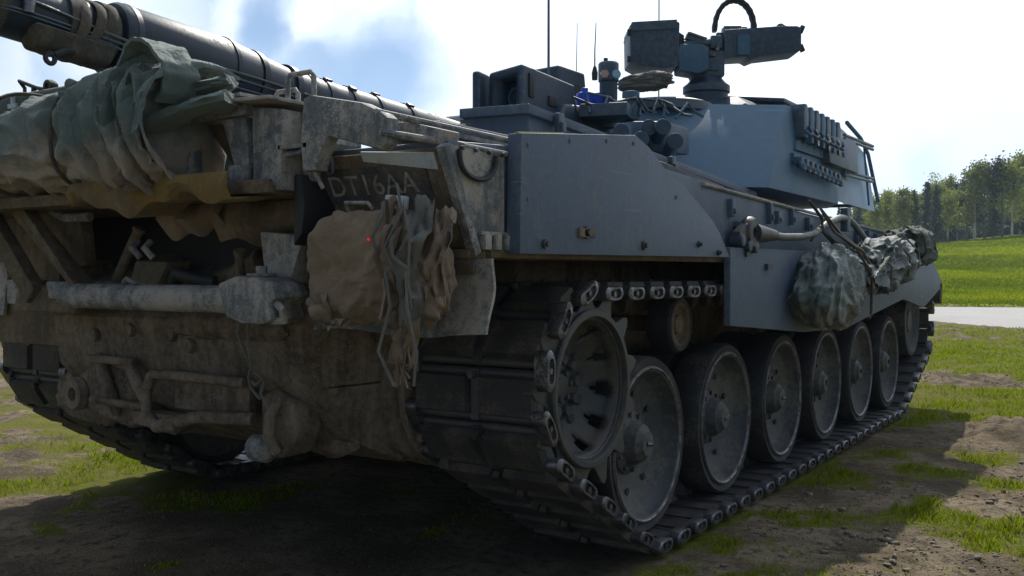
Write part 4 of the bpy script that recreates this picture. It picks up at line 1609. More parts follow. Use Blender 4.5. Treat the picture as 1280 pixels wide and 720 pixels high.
# idlers and return rollers
for s in (1, -1):
    mb = MB()
    mb.lathe([(.30, .02), (.33, .0), (.33, .19), (.30, .20), (.26, .15), (.12, .11), (.10, .17), (.01, .18)], (0, 0, 0), n=48)
    o = mb.build('idler_wheel', M['disc'], tank, smooth=30)
    o.location = (s * 1.445, IDC[0], IDC[1])
    o.rotation_euler = (0, 0, 0 if s > 0 else math.pi)
    for y in (2.03, 3.95, 5.85):
        r = bpy.data.objects.new('return_roller', None)
        COL.objects.link(r)
        r.parent = tank
        r.location = (s * 1.52, y, 1.015)
        r.rotation_euler = (0, 0, 0 if s > 0 else math.pi)
        mb = MB()
        mb.lathe([(.105, -.03), (.13, -.03), (.137, -.015), (.137, .085), (.128, .10), (.105, .095)], (0, 0, 0), n=40, close=True)
        mb.build('tyre', M['rubber'], r, smooth=30)
        mb = MB()
        mb.lathe([(.106, .0), (.106, .096), (.095, .098), (.085, .075), (.05, .07), (.045, .09), (.01, .092)], (0, 0, 0), n=40)
        mb.cyl((-.35, 0, 0), (.02, 0, 0), .04, n=12)
        mb.build('roller_disc', M['brown'], r, smooth=30)

# ------------------------------------------------------------------ turret
tur = bpy.data.objects.new('turret', None)
COL.objects.link(tur)
tur.parent = tank
lo_ = [(-.60, 2.6, 1.80), (.62, 2.7, 1.80), (1.52, 3.6, 1.80), (1.47, 5.42, 1.80), (1.10, 6.5, 1.84), (-1.10, 6.5, 1.84), (-1.47, 5.95, 1.80), (-1.52, 3.45, 1.80)]
hi_ = [(-.46, 3.25, 2.40), (.42, 3.50, 2.42), (1.41, 4.30, 2.43), (1.34, 5.66, 2.46), (1.05, 6.45, 2.46), (-1.05, 6.45, 2.46), (-1.34, 5.85, 2.46), (-1.40, 4.40, 2.43)]
mb = MB()
mb.hexa(lo_, hi_)
mb.build('turret_shell', M['clean'], tur, bevel=.012)
mb = MB()
mb.lathe([(1.25, 1.62), (1.25, 1.81), (.1, 1.81)], (0, 4.4, 0), 'Z', 64)
mb.build('turret_ring', M['black'], tur)
mb = MB()
roof_lo = [(-.40, 3.45, 2.41), (.30, 3.75, 2.41), (1.18, 4.45, 2.42), (1.16, 6.2, 2.44), (-1.16, 6.2, 2.44), (-1.18, 4.45, 2.42)]
roof_hi = [(-.34, 3.6, 2.52), (.22, 3.9, 2.52), (.95, 4.6, 2.575), (1.0, 5.6, 2.575), (-1.0, 5.6, 2.55), (-.95, 4.6, 2.52)]
mb.hexa(roof_lo, roof_hi)
mb.build('turret_roof', M['dark'], tur, bevel=.01)
mb = MB()
mb.box((.92, 5.2, 2.62), (.5, .6, .03), (.05, .12, .1))
mb.build('roof_hatch', M['dark'], tur, bevel=.01)
# mantlet with the gun port
mb = MB()
mb.hexa([(-.55, 2.35, 1.84), (.60, 2.35, 1.84), (.66, 3.2, 1.82), (-.60, 3.2, 1.82)], [(-.40, 2.75, 2.30), (.55, 2.75, 2.30), (.55, 3.5, 2.36), (-.45, 3.5, 2.36)])
mb.build('mantlet', M['dark'], tur, bevel=.03, seg=3)

# gun: stepped tube under its thermal sleeve, clamps, evacuator, cables
GX, GZ = .10, 2.165
gun = bpy.data.objects.new('gun', None)
COL.objects.link(gun)
gun.parent = tank
ELEV = -.070                                                     # muzzle raised a little
gun.rotation_euler = (ELEV, 0, 0)
_pv = Matrix.Rotation(ELEV, 3, 'X') @ Vector((0, .2, GZ))
gun.location = Vector((0, .2, 2.175)) - _pv
GPROF = [(-3.62, .095), (-1.05, .100), (-.5, .104), (-.10, .114), (-.07, .146), (.44, .150), (.50, .146), (.66, .128), (.84, .110), (1.0, .107), (1.26, .110), (1.75, .120), (2.5, .125)]


def gr(y):
    return float(np.interp(y, [q[0] for q in GPROF], [q[1] for q in GPROF]))


def gl(prof, name, mat, n=48):
    mb = MB()
    mb.lathe(prof, (GX, 0, GZ), 'Y', n)
    return mb.build(name, mat, gun, smooth=35)


gl([(.01, .62)] + [(r_, y_) for y_, r_ in GPROF if y_ > .6] + [(gr(.62), .62), (.01, 2.5)][1:], 'barrel_sleeve', M['barrel'])
gl([(.01, -.072), (.138, -.072), (.148, -.055), (.150, .44), (.146, .50), (.1335, .615), (.01, .615)], 'bore_evacuator', M['barrel'])
gl([(.01, -3.62), (.095, -3.62), (.100, -1.05), (.104, -.5), (.114, -.08), (.01, -.08)], 'barrel_sleeve', M['barrel'])
gl([(.06, -3.60), (.088, -3.6), (.088, -3.80), (.06, -3.80), (.06, -3.6)], 'muzzle', M['black'])
for y, up_, wd in ((1.72, .006, .035), (1.46, .006, .03), (1.26, .006, .03), (1.10, .005, .05), (.98, .006, .03), (.86, .014, .035), (.64, .008, .03), (.47, .005, .02), (-.02, .004, .025), (-.12, .012, .05), (-.26, .012, .07), (-.55, .012, .05)):
    rr = gr(y) + up_
    cl_ = gl([(rr - .03, y - wd / 2), (rr, y - wd / 2), (rr, y + wd / 2), (rr - .03, y + wd / 2)], 'barrel_clamp', M['barrel'] if y > -.05 else M['strap'])
for (y, a) in ((1.72, 60), (1.46, 70), (1.26, 55), (1.10, 65), (.84, 100)):
    mb = MB()
    ca, sa = math.cos(R(a)), math.sin(R(a))
    mb.box((GX + (gr(y) + .008) * ca, y, GZ + (gr(y) + .008) * sa), (.03, .045, .014), (0, R(90 - a), 0))
    mb.build('clamp_lug', M['worn'], gun, bevel=.004)
mb = MB()                                                       # loose canvas folds wrapped round the evacuator
for k, yy in enumerate((-.14, -.20, -.27)):
    rings = []
    for i in range(30):
        a = 2 * math.pi * i / 30
        r_ = .122 + .008 * math.sin(3 * a + k)
        y_ = yy + .03 * math.sin(a + k * .5)
        rings.append([(GX + (r_ + .006 * c1) * math.cos(a), y_ + .022 * s1, GZ + (r_ + .006 * c1) * math.sin(a)) for c1, s1 in [(math.cos(2 * math.pi * j / 8), math.sin(2 * math.pi * j / 8)) for j in range(8)]])
    mb.rings(rings, closed=True)
mb.build('canvas_wrap', M['strap'], gun, smooth=60)
mb = MB()                                                       # lump of webbing under the evacuator with an eye
mb.hexa([(GX + .02, -.42, GZ - .142), (GX + .10, -.42, GZ - .13), (GX + .11, -.12, GZ - .135), (GX + .02, -.12, GZ - .15)], [(GX, -.44, GZ - .08), (GX + .125, -.44, GZ - .05), (GX + .13, -.10, GZ - .06), (GX, -.10, GZ - .08)])
mb.build('sling_pad', M['strap'], gun, bevel=.02, seg=3)
mb = MB()
mb.lathe([(.012, 0), (.024, 0), (.028, .008), (.024, .016), (.012, .016)], (GX + .09, -.36, GZ - .165), 'X', 20, close=True)
mb.tube([(GX + .098, -.345, GZ - .15), (GX + .098, -.31, GZ - .125), (GX + .098, -.27, GZ - .115)], .014, 8)
mb.build('sling_eye', M['black'], gun)
for k, a in enumerate((-14, -24, -34)):
    mb = MB()
    pts = []
    for i in range(30):
        y = -1.2 + 2.35 * i / 29
        rr = gr(y) + .008
        aa = R(a + 5 * math.sin(y * 2 + k) + (28 if y < -.45 else 28 * max(0, min(1, (-.05 - y) / .4))) * (1 if k == 0 else .4))
        pts.append((GX + rr * math.cos(aa), y, GZ + rr * math.sin(aa)))
    mb.tube(pts, .0045 if k else .006, 6)
    mb.build('cord', M['cable'] if k == 0 else M['dark'], gun, smooth=60)
mb = MB()
mb.tube([(GX + .10, .86, GZ - .05), (GX + .115, .92, GZ - .08), (GX + .12, 1.0, GZ - .08), (GX + .11, 1.05, GZ - .05)], .008, 6)
mb.build('clamp_wire', M['dusty'], gun, smooth=60)
mb = MB()
mb.lathe([(.01, -.06), (.02, -.06), (.024, .0), (.02, .05), (.01, .05)], (GX + .112, -.46, GZ + .03), 'Z', 12)
mb.build('shackle_pin', M['worn'], gun)

# gun crutch: long bar resting on the deck beneath the gun
mb = MB()
mb.hexa([(1.02, .42, 1.83), (1.10, .40, 1.83), (.62, 2.0, 1.93), (.52, 2.0, 1.93)], [(1.02, .42, 1.87), (1.10, .40, 1.87), (.62, 2.0, 2.01), (.52, 2.0, 2.01)])
mb.build('gun_crutch', M['dusty'], tank, bevel=.01)
mb = MB()
mb.hexa([(.98, .30, 1.78), (1.10, .27, 1.78), (1.12, .55, 1.78), (1.02, .60, 1.78)], [(1.00, .40, 1.875), (1.06, .38, 1.875), (1.08, .50, 1.875), (1.02, .52, 1.875)])
mb.build('crutch_foot', M['dusty'], tank, bevel=.01)
for k in range(3):
    mb = MB()
    mb.cyl((1.18 + .05 * k, .35 + .16 * k, 1.78), (1.18 + .05 * k, .35 + .16 * k, 1.85), .022, n=12)
    mb.build('deck_filler', M['worn'], tank, bevel=.004)
mb = MB()
mb.box((1.28, .62, 1.785), (.40, .70, .05), (0, .05, .0))
mb.build('deck_hatch', M['dusty'], tank, bevel=.01)

# thermal sight housing over the gun
tg = bpy.data.objects.new('thermal_sight', None)
COL.objects.link(tg)
tg.parent = tank
TX0, TX1, TY0, TY1 = .25, .50, 2.33, 2.95
mb = MB()
mb.hexa([(TX0, TY0, 2.17), (TX1, TY0, 2.16), (TX1, TY1, 2.16), (TX0, TY1, 2.17)], [(TX0 + .01, TY0, 2.445), (TX1, TY0, 2.475), (TX1, TY1, 2.445), (TX0 + .02, TY1, 2.43)])
th = mb.build('sight_housing', M['dark'], tg, bevel=.022, seg=3)
cut = MB()
cut.box((.382, TY0, 2.31), (.15, .34, .19))
co = cut.build('cutter', M['dark'])
bo = th.modifiers.new('opening', 'BOOLEAN')
bo.object = co
bo.operation = 'DIFFERENCE'
bo.solver = 'EXACT'
bpy.context.view_layer.update()
nm = bpy.data.meshes.new_from_object(th.evaluated_get(bpy.context.evaluated_depsgraph_get()))
th.modifiers.clear()
th.data = nm
bpy.data.objects.remove(co)
mb = MB()
mb.lathe([(.01, 0), (.062, 0), (.062, -.07), (.05, -.075), (.045, -.05), (.01, -.05)], (.40, 2.49, 2.30), 'Y', 28)
mb.build('lens_tube', M['clean'], tg, smooth=40)
mb = MB()
mb.lathe([(.01, 0), (.045, 0), (.045, .004), (.01, .006)], (.40, 2.433, 2.30), 'Y', 24)
mb.build('lens', M['glass'], tg, smooth=40)
mb = MB()
mb.box((TX0 - .02, TY0 - .03, 2.305), (.05, .16, .27), (0, 0, .2))
mb.build('sight_door', M['dark'], tg, bevel=.018, seg=3)
mb = MB()
mb.box((TX1 + .004, 2.42, 2.36), (.012, .05, .14))
mb.build('sight_hinge', M['black'], tg, bevel=.004)
mb = MB()
mb.box((TX1 + .004, 2.66, 2.30), (.014, .09, .06))
mb.build('sight_catch', M['black'], tg, bevel=.004)
mb = MB()
mb.hexa([(-.06, 3.30, 2.3), (.19, 3.30, 2.3), (.19, 3.7, 2.3), (-.06, 3.7, 2.3)], [(-.05, 3.32, 2.67), (.16, 3.32, 2.68), (.16, 3.68, 2.68), (-.05, 3.68, 2.68)])
gs = mb.build('gunner_sight', M['dark'], tur, bevel=.02, seg=3)
mb = MB()
mb.box((.182, 3.5, 2.52), (.02, .2, .10))
mb.build('sight_shutter', M['black'], gs, bevel=.003)

# smoke dischargers in front of the cheek
mb = MB()
mb.hexa([(.96, 2.80, 1.98), (1.15, 2.92, 1.98), (1.12, 3.30, 2.0), (.86, 3.2, 2.0)], [(.955, 2.80, 2.165), (1.14, 2.92, 2.165), (1.12, 3.30, 2.17), (.86, 3.2, 2.17)])
mb.build('discharger_mount', M['dark'], tur, bevel=.02, seg=2)
dp = None
DD = Vector((.52, -.85, .10)).normalized()
for (x, y, z) in ((1.06, 2.48, 2.055), (1.15, 2.54, 2.01), (1.253, 2.61, 2.08), (1.31, 2.645, 2.0), (1.16, 2.62, 2.085)):
    t0 = bpy.data.objects.new('smoke_discharger', None)
    COL.objects.link(t0)
    t0.parent = tur
    p = Vector((x, y, z))
    mb = MB()
    mb.cyl(p, p - DD * .26, .042, .040, n=20)
    mb.build('discharger_tube', M['clean'], t0, bevel=.004)
    mb = MB()
    mb.cyl(p + DD * .014, p - DD * .03, .046, .047, n=20)
    mb.build('discharger_cap', M['dark'], t0, bevel=.006)
# commander's sight with two lenses, blue fitting, levers and pipes between
mb = MB()
sx, sy = .60, 3.20
mb.lathe([(.01, 2.2), (.058, 2.2), (.058, 2.49), (.066, 2.50), (.066, 2.61), (.058, 2.62), (.01, 2.62)], (sx, sy, 0), 'Z', 24)
cs = mb.build('commander_sight', M['dark'], tur, smooth=35)
mb = MB()
mb.cyl((sx - .02, sy, 2.61), (sx - .02, sy, 2.65), .014, n=10)
mb.build('sight_knob', M['black'], cs)
for dx, mt in ((-.030, 'orange_glass'), (.044, 'blue_glass')):
    mb = MB()
    c = Vector((sx, sy, 2.535))
    d = Vector((FWX, FWY, 0)) * -1
    rgt = Vector((.8355, .5495, 0))
    mb.cyl(c + rgt * dx + d * .052, c + rgt * dx + d * .070, .031, .027, n=6 if dx < 0 else 16)
    mb.build('sight_window', M[mt], cs)
mb = MB()
mb.lathe([(.01, 2.36), (.065, 2.36), (.07, 2.40), (.055, 2.45), (.022, 2.465), (.022, 2.485), (.01, 2.49)], (.47, 3.12, -.03), 'Z', 20)
mb.box((.55, 3.14, 2.38), (.09, .07, .07))
mb.build('blue_fitting', M['blue'], tur, smooth=40)
rng_ = random.Random(4)
for k in range(9):
    mb = MB()
    x, y = .62 + .05 * k, 2.75 + .07 * k
    mb.tube([(x, y, 2.24), (x + rng_.uniform(-.05, .05), y + rng_.uniform(.0, .1), 2.30 + rng_.uniform(0, .08)), (x + .08, y + .12, 2.31 + rng_.uniform(-.05, .05)), (x + .10, y + .2, 2.27)], .010, 6)
    mb.build('roof_pipe', M['dark'] if k % 3 else M['worn'], tur, smooth=60)
mb = MB()
mb.cyl((.80, 3.12, 2.22), (.80, 3.12, 2.40), .055, n=16)
mb.cyl((.72, 3.16, 2.22), (.72, 3.16, 2.36), .03, n=12)
mb.build('roof_canister', M['clean'], tur, bevel=.008)
mb = MB()
mb.box((.70, 3.0, 2.26), (.30, .30, .08), (0, 0, .3))
mb.build('roof_box', M['dark'], tur, bevel=.01)
# hatch ring and rolled cover behind the sight
mb = MB()
mb.lathe([(.30, 2.36), (.36, 2.38), (.36, 2.44), (.32, 2.455), (.05, 2.46)], (.62, 3.95, 0), 'Z', 36)
mb.build('cupola', M['dark'], tur, smooth=40)
roll = blob((.72, 3.50, 2.53), (.36, .15, .12), 'cloth_roll', M['canvas_grey'], None, seed=9.1, power=2.6, amp=.14, wr=.22, wscale=(1.2, 2.2, 2.2))
roll.rotation_euler = (0, 0, 0)
tag(roll, 'grey rolled cloth lying on the turret roof beside the remote weapon mount', 'cloth roll')
# antennas
for (x, y, z0, z1, r_) in ((.30, 2.95, 2.44, 4.6, .009), (.25, 3.66, 2.62, 3.02, .006), (.33, 4.55, 2.5, 4.8, .006), (-1.0, 5.6, 2.5, 3.6, .006)):
    a_ = bpy.data.objects.new('antenna', None)
    COL.objects.link(a_)
    a_.parent = tur
    mb = MB()
    mb.lathe([(.005, 0), (.02, 0), (.022, .05), (.012, .09), (.005, .10)], (x, y, z0), 'Z', 12)
    mb.build('antenna_base', M['black'], a_)
    mb = MB()
    mb.tube([(x, y, z0 + .05), (x, y, (z0 + z1) / 2), (x + .01, y, z1)], [r_, r_ * .8, r_ * .5], 6)
    mb.build('antenna_rod', M['dark'], a_)
# fittings of the turret side: two rows of brackets, box and bustle rack
def side_at(y, z):
    s = (z - 1.80) / .65
    y0 = 3.45 + (4.40 - 3.45) * s
    return 1.52 - .12 * s + .02 * 0 - (y - y0) * .035


for k in range(7):
    y = 4.50 + .165 * k
    x = side_at(y, 2.3)
    mb = MB()
    mb.prism([(y - .05, 2.22), (y + .05, 2.22), (y + .055, 2.40), (y + .02, 2.455), (y - .03, 2.455), (y - .055, 2.40)], 'YZ', x - .04, x + .075)
    st = mb.build('bracket_upright', M['clean'] if k % 2 else M['dark'], tur, bevel=.008)
    mb = MB()
    mb.tube([(x + .08, y - .05, 2.26), (x + .11, y - .02, 2.23), (x + .11, y + .03, 2.25), (x + .08, y + .06, 2.30)], .012, 6)
    mb.box((x + .08, y + .05, 2.20), (.05, .05, .035))
    mb.build('bracket_hook', M['worn'] if k % 2 else M['clean'], st)
mb = MB()
mb.hexa([(side_at(4.35, 2.2) - .02, 4.35, 2.12), (side_at(5.75, 2.2) - .02, 5.60, 2.14), (side_at(5.75, 2.2) + .03, 5.60, 2.14), (side_at(4.35, 2.2) + .03, 4.35, 2.12)],
        [(side_at(4.35, 2.2) - .02, 4.40, 2.19), (side_at(5.75, 2.2) - .02, 5.60, 2.20), (side_at(5.75, 2.2) + .03, 5.60, 2.20), (side_at(4.35, 2.2) + .03, 4.40, 2.19)])
mb.build('bracket_rail', M['clean'], tur, bevel=.006)
mb = MB()
mb.hexa([(side_at(4.35, 2.0) - .02, 4.25, 2.03), (side_at(5.75, 2.0) - .02, 5.50, 1.99), (side_at(5.75, 2.0) + .02, 5.50, 1.99), (side_at(4.35, 2.0) + .02, 4.25, 2.03)],
        [(side_at(4.35, 2.0) - .02, 4.25, 2.09), (side_at(5.75, 2.0) - .02, 5.50, 2.05), (side_at(5.75, 2.0) + .02, 5.50, 2.05), (side_at(4.35, 2.0) + .02, 4.25, 2.09)])
mb.build('bracket_rail', M['clean'], tur, bevel=.006)
for k in range(9):
    y = 4.28 + .135 * k
    z = 2.045 - .004 * k
    x = side_at(y, z)
    mb = MB()
    mb.box((x + .045, y, z - .01), (.06, .055, .05))
    mb.tube([(x + .06, y - .04, z - .02), (x + .08, y - .02, z - .07), (x + .08, y + .03, z - .07), (x + .06, y + .05, z - .02)], .014, 6)
    mb.build('rail_hook', M['dark'] if k % 3 else M['clean'], tur, bevel=.004)
mb = MB()
mb.hexa([(1.38, 5.12, 2.10), (1.49, 5.12, 2.10), (1.48, 6.0, 2.09), (1.30, 6.0, 2.09)], [(1.36, 5.12, 2.31), (1.47, 5.12, 2.31), (1.46, 6.0, 2.36), (1.30, 6.0, 2.36)])
mb.build('stowage_box', M['dark'], tur, bevel=.008)
for z in (2.39, 2.42, 2.10, 2.13):
    mb = MB()
    mb.tube([(1.44, 5.7, z - .04), (1.42, 6.75, z - .02)], .014, 6)
    mb.build('rack_rod', M['dark'], tur)
mb = MB()
mb.hexa([(-1.15, 6.45, 1.90), (1.30, 6.45, 1.84), (1.30, 7.02, 1.87), (-1.15, 7.0, 1.92)], [(-1.15, 6.45, 1.93), (1.30, 6.45, 1.87), (1.30, 7.02, 1.90), (-1.15, 7.0, 1.95)])
mb.build('rack_floor', M['dark'], tur, bevel=.006)
for k in range(6):
    mb = MB()
    xx = -1.1 + .44 * k
    mb.tube([(xx, 7.0, 1.92), (xx, 6.95, 2.38)], .012, 6)
    mb.build('rack_bar', M['dark'], tur)
ms_, t, b_, o_ = new_mat('thin_pale_sheet')
v = t.n('ShaderNodeTexCoord').outputs['Object']
c = t.mix(t.noise(v, 5, 5), (0.46, 0.58, 0.68), (0.60, 0.70, 0.78))
t.set(b_, 'Base Color', c)
b_.inputs['Roughness'].default_value = 0.5
tl = t.n('ShaderNodeBsdfTranslucent')
t.set(tl, 0, c)
mxs = t.n('ShaderNodeMixShader')
t.set(mxs, 0, 0.55)
t.set(mxs, 1, b_.outputs[0])
t.set(mxs, 2, tl.outputs[0])
t.set(o_, 0, mxs.outputs[0])
mb = MB()
rings = []
for i in range(25):
    q = i / 24
    yb, yt = 5.50 + 1.55 * q, 5.74 + 1.22 * q
    xb, xt = 1.445 - .075 * q, 1.345 - .045 * q
    zt = 2.49 - .13 * q ** 1.5
    bl = .012 * math.sin(q * 14) + .008 * math.sin(q * 31)
    rings.append([(xb, yb, 1.83), (xb * .5 + xt * .5 + bl, (yb + yt) / 2, (1.83 + zt) / 2), (xt, yt, zt), (xt - .004, yt, zt), (xb * .5 + xt * .5 + bl - .004, (yb + yt) / 2, (1.83 + zt) / 2), (xb - .004, yb, 1.83)])
mb.rings(rings)
mb.build('rack_sheet', ms_, tur, smooth=60)
mb = MB()
mb.tube([(1.37, 6.05, 2.53), (1.35, 6.6, 2.46), (1.32, 7.0, 2.36), (1.39, 7.10, 1.92)], .018, 8)
mb.tube([(1.42, 6.62, 1.86), (1.36, 6.66, 2.44)], .010, 6)
mb.build('rack_frame', M['clean'], tur, smooth=60)
for k in range(7):
    mb = MB()
    x, y = rng_.uniform(.6, .95), 5.5 + .12 * k
    mb.tube([(x, y, 2.56), (x + .03, y + .05, 2.60 + rng_.uniform(0, .06)), (x + .10, y + .16, 2.61 + rng_.uniform(0, .05)), (x + .16, y + .25, 2.62)], .012, 6)
    mb.build('roof_twig', M['bark'], tur, smooth=60)

# ------------------------------------------------------------------ remote weapon mount on the roof
rw = bpy.data.objects.new('weapon_mount', None)
COL.objects.link(rw)
rw.parent = tank
rw.location = (.72, 4.55, .16)
rw.scale = (.93, .93, .93)
rw.rotation_euler = (0, 0, R(33.3))                            # its arm happens to lie across the line of sight


def rwp(mb, name, mat, bevel=.008, seg=2, smooth=35):
    return mb.build(name, M[mat], rw, bevel=bevel, seg=seg, smooth=smooth)


mb = MB()
mb.lathe([(.01, 2.50), (.185, 2.50), (.185, 2.555), (.172, 2.56), (.172, 2.63), (.188, 2.64), (.188, 2.69), (.155, 2.715), (.125, 2.75), (.125, 2.79), (.01, 2.79)], (0, 0, 0), 'Z', 40)
rwp(mb, 'pedestal', 'dark', 0)
mb = MB()
mb.box((0, 0, 2.86), (.25, .22, .20))
mb.box((.03, -.115, 2.85), (.10, .03, .10))
mb.box((-.05, -.12, 2.88), (.06, .03, .06))
mb.cyl((-.04, -.115, 2.82), (-.04, -.14, 2.82), .03, n=14)
rwp(mb, 'yoke', 'dark')
mb = MB()
mb.box((-.02, .02, 3.0), (.34, .18, .14))
mb.box((-.10, -.06, 3.06), (.16, .10, .06), (0, .3, 0))
mb.cyl((-.20, -.08, 3.02), (.10, -.08, 3.04), .028, n=12)
mb.box((.06, -.09, 3.03), (.09, .05, .10))
rwp(mb, 'weapon_cradle', 'dark')
mb = MB()
mb.box((-.10, -.10, 3.085), (.13, .05, .018), (.3, .35, 0))
rwp(mb, 'cradle_plate', 'worn', .003)
mb = MB()
mb.prism([(-.64, 2.865), (-.56, 2.82), (-.36, 2.795), (-.26, 2.82), (-.25, 3.16), (-.28, 3.175), (-.62, 3.155), (-.645, 3.14)], 'XZ', -.20, .22)
ab = rwp(mb, 'optics_box', 'dark', .01)
mb = MB()
mb.prism([(-.65, 3.09), (-.285, 3.11), (-.27, 3.185), (-.63, 3.165)], 'XZ', -.21, .23)
mb.build('box_lid', M['dark'], ab, bevel=.01)
mb = MB()
for zz in (3.08, 2.87):
    m2 = MB()
    m2.box((-.65, -.2, zz), (.03, .03, .05))
    m2.build('box_corner', M['black'], ab, bevel=.004)
m2 = MB()
m2.box((-.235, -.05, 3.03), (.03, .18, .10))
m2.build('box_hinge', M['black'], ab, bevel=.004)
mb.tube([(-.25, -.1, 3.10), (-.21, -.1, 3.08), (-.21, -.1, 2.95), (-.25, -.1, 2.93)], .012, 8)
mb.build('box_catch', M['black'], ab)
mb = MB()
mb.prism([(-.255, 2.785), (-.10, 2.76), (-.02, 2.79), (-.02, 2.965), (-.06, 2.99), (-.24, 2.995), (-.265, 2.96)], 'XZ', -.20, .05)
rwp(mb, 'ammunition_box', 'clean', .014)
mb = MB()
mb.prism([(.12, 2.90), (.30, 2.91), (.34, 2.885), (.40, 2.91), (.70, 2.945), (.735, 2.965), (.735, 3.14), (.70, 3.155), (.56, 3.155), (.12, 3.125)], 'XZ', -.12, .16)
eb = rwp(mb, 'sensor_box', 'dark', .012)
mb = MB()
mb.prism([(.54, 3.15), (.56, 3.18), (.585, 3.185), (.62, 3.165), (.70, 3.155)], 'XZ', -.08, .10)
for zz in (3.13, 2.98):
    m2 = MB()
    m2.box((.74, -.10, zz), (.035, .03, .06), (0, .4 if zz > 3.05 else -.4, 0))
    m2.build('box_corner', M['black'], eb, bevel=.004)
mb.build('box_hump', M['dark'], eb, bevel=.004)
mb = MB()
mb.box((.27, -.13, 3.0), (.10, .02, .16))
mb.build('box_trim', M['clean'], eb, bevel=.004)
mb = MB()
mb.box((.20, .0, 3.14), (.14, .12, .06))
mb.cyl((.30, 0, 3.13), (.30, 0, 3.17), .03, n=12)
mb.box((.40, 0, 3.145), (.06, .08, .03))
mb.box((.10, -.02, 3.07), (.05, .06, .10))
rwp(mb, 'cable_socket', 'dark', .006)
pts = []
for i in range(25):
    q = i / 24
    a = math.pi * (1 - q)
    pts.append((.205 + .145 * math.cos(a) + (.03 * q), -.02, 3.13 + .245 * math.sin(a) ** .85 + .03 * q * (1 - q)))
for dy in (-.018, .020):
    mb = MB()
    ptsd = [(p[0], p[1] + dy, p[2]) for p in pts]
    rads = [.018 + (.004 if i % 2 else 0) for i in range(25)]
    mb.tube(ptsd, rads, 10)
    rwp(mb, 'cable_conduit', 'black' if dy < 0 else 'dark', 0, smooth=50)
mb = MB()
mb.box((.02, -.12, 2.93), (.05, .03, .04))
mb.box((.06, -.13, 2.98), (.03, .02, .05))
rwp(mb, 'yoke_label', 'worn', .003)

# ------------------------------------------------------------------ tow cable along the side
tc_ = bpy.data.objects.new('tow_cable', None)
COL.objects.link(tc_)
tc_.parent = tank
mb = MB()
pts = [(1.80, 2.62, 1.475), (1.83, 2.95, 1.465), (1.84, 3.25, 1.475), (1.84, 3.5, 1.50), (1.835, 3.8, 1.575), (1.83, 4.1, 1.625), (1.825, 4.3, 1.632), (1.82, 4.5, 1.60), (1.82, 4.8, 1.51), (1.85, 5.3, 1.40), (1.85, 6.0, 1.40)]
mb.tube(pts, .021, 10)
mb.build('cable_rope', M['cable'], tc_, smooth=60)
mb = MB()
mb.lathe([(.028, -.03), (.072, -.03), (.085, -.012), (.085, .012), (.072, .03), (.028, .03)], (1.80, 2.48, 1.475), 'X', 28, close=True)
mb.hexa([(1.775, 2.30, 1.43), (1.815, 2.30, 1.43), (1.815, 2.48, 1.395), (1.775, 2.48, 1.395)], [(1.775, 2.30, 1.475), (1.815, 2.30, 1.475), (1.815, 2.48, 1.55), (1.775, 2.48, 1.55)])
mb.cyl((1.80, 2.52, 1.475), (1.825, 2.80, 1.47), .055, .03, n=14)
mb.build('cable_eye', M['track'], tc_, smooth=40)
for y, z in ((2.32, 1.43), (2.42, 1.405), (2.52, 1.40)):
    mb = MB()
    mb.cyl((1.76, y, z), (1.83, y, z), .03, n=12)
    mb.build('cable_clamp', M['dark'], tc_, bevel=.006)
mb = MB()
mb.box((1.82, 4.28, 1.62), (.05, .08, .16))
mb.build('cable_hook', M['dark'], tc_, bevel=.01)

# ------------------------------------------------------------------ bundles hung on the right side
def lashes(name, parent, loops, mat='strap', r=.009):
    for pts in loops:
        mb = MB()
        mb.tube(pts, r, 6)
        mb.build(name, M[mat], parent, smooth=60)


s1 = blob((1.895, 3.58, 1.185), (.28, .98, .47), 'kit_sack', M['sack'], None, seed=2.2, power=3.0, amp=.16, wr=.24, wscale=(1.2, 2.6, 1.0), nu=150, nv=100,
          warp=lambda p: Vector((p.x * (1 - .15 * max(0, p.z)), p.y * (1 - .26 * max(0, p.z)) + .14 * max(0, p.z), p.z)))
tag(s1, 'blue green cloth sack slung from the tow cable, lowest and nearest of the bundles', 'sack')
lashes('lashing', s1, [[(1.84, 3.62, 1.66), (1.90, 3.70, 1.52), (2.00, 3.85, 1.42), (2.06, 4.0, 1.25), (2.05, 4.02, 1.0)],
                       [(1.84, 3.62, 1.66), (1.92, 3.80, 1.50), (2.0, 4.02, 1.40), (2.04, 4.1, 1.28)]])
mb = MB()
mb.hexa([(2.03, 4.02, 1.20), (2.045, 4.02, 1.20), (2.03, 4.22, 1.16), (2.015, 4.22, 1.16)], [(2.0, 3.98, 1.35), (2.015, 3.98, 1.35), (2.01, 4.16, 1.33), (1.995, 4.16, 1.33)])
mb.build('sack_label', M['sheet'], s1, bevel=.004)
M['nylon'] = cloth('grey_nylon', (0.060, 0.080, 0.077), (0.115, 0.12, 0.11), 0.32, rough=0.66)
def belted(p):
    k = 1 - .22 * sum(math.exp(-((p.y - c_) / .07) ** 2) for c_ in (-.45, .25, .65))
    return Vector((p.x * k, p.y, p.z * k + .42 * p.y))


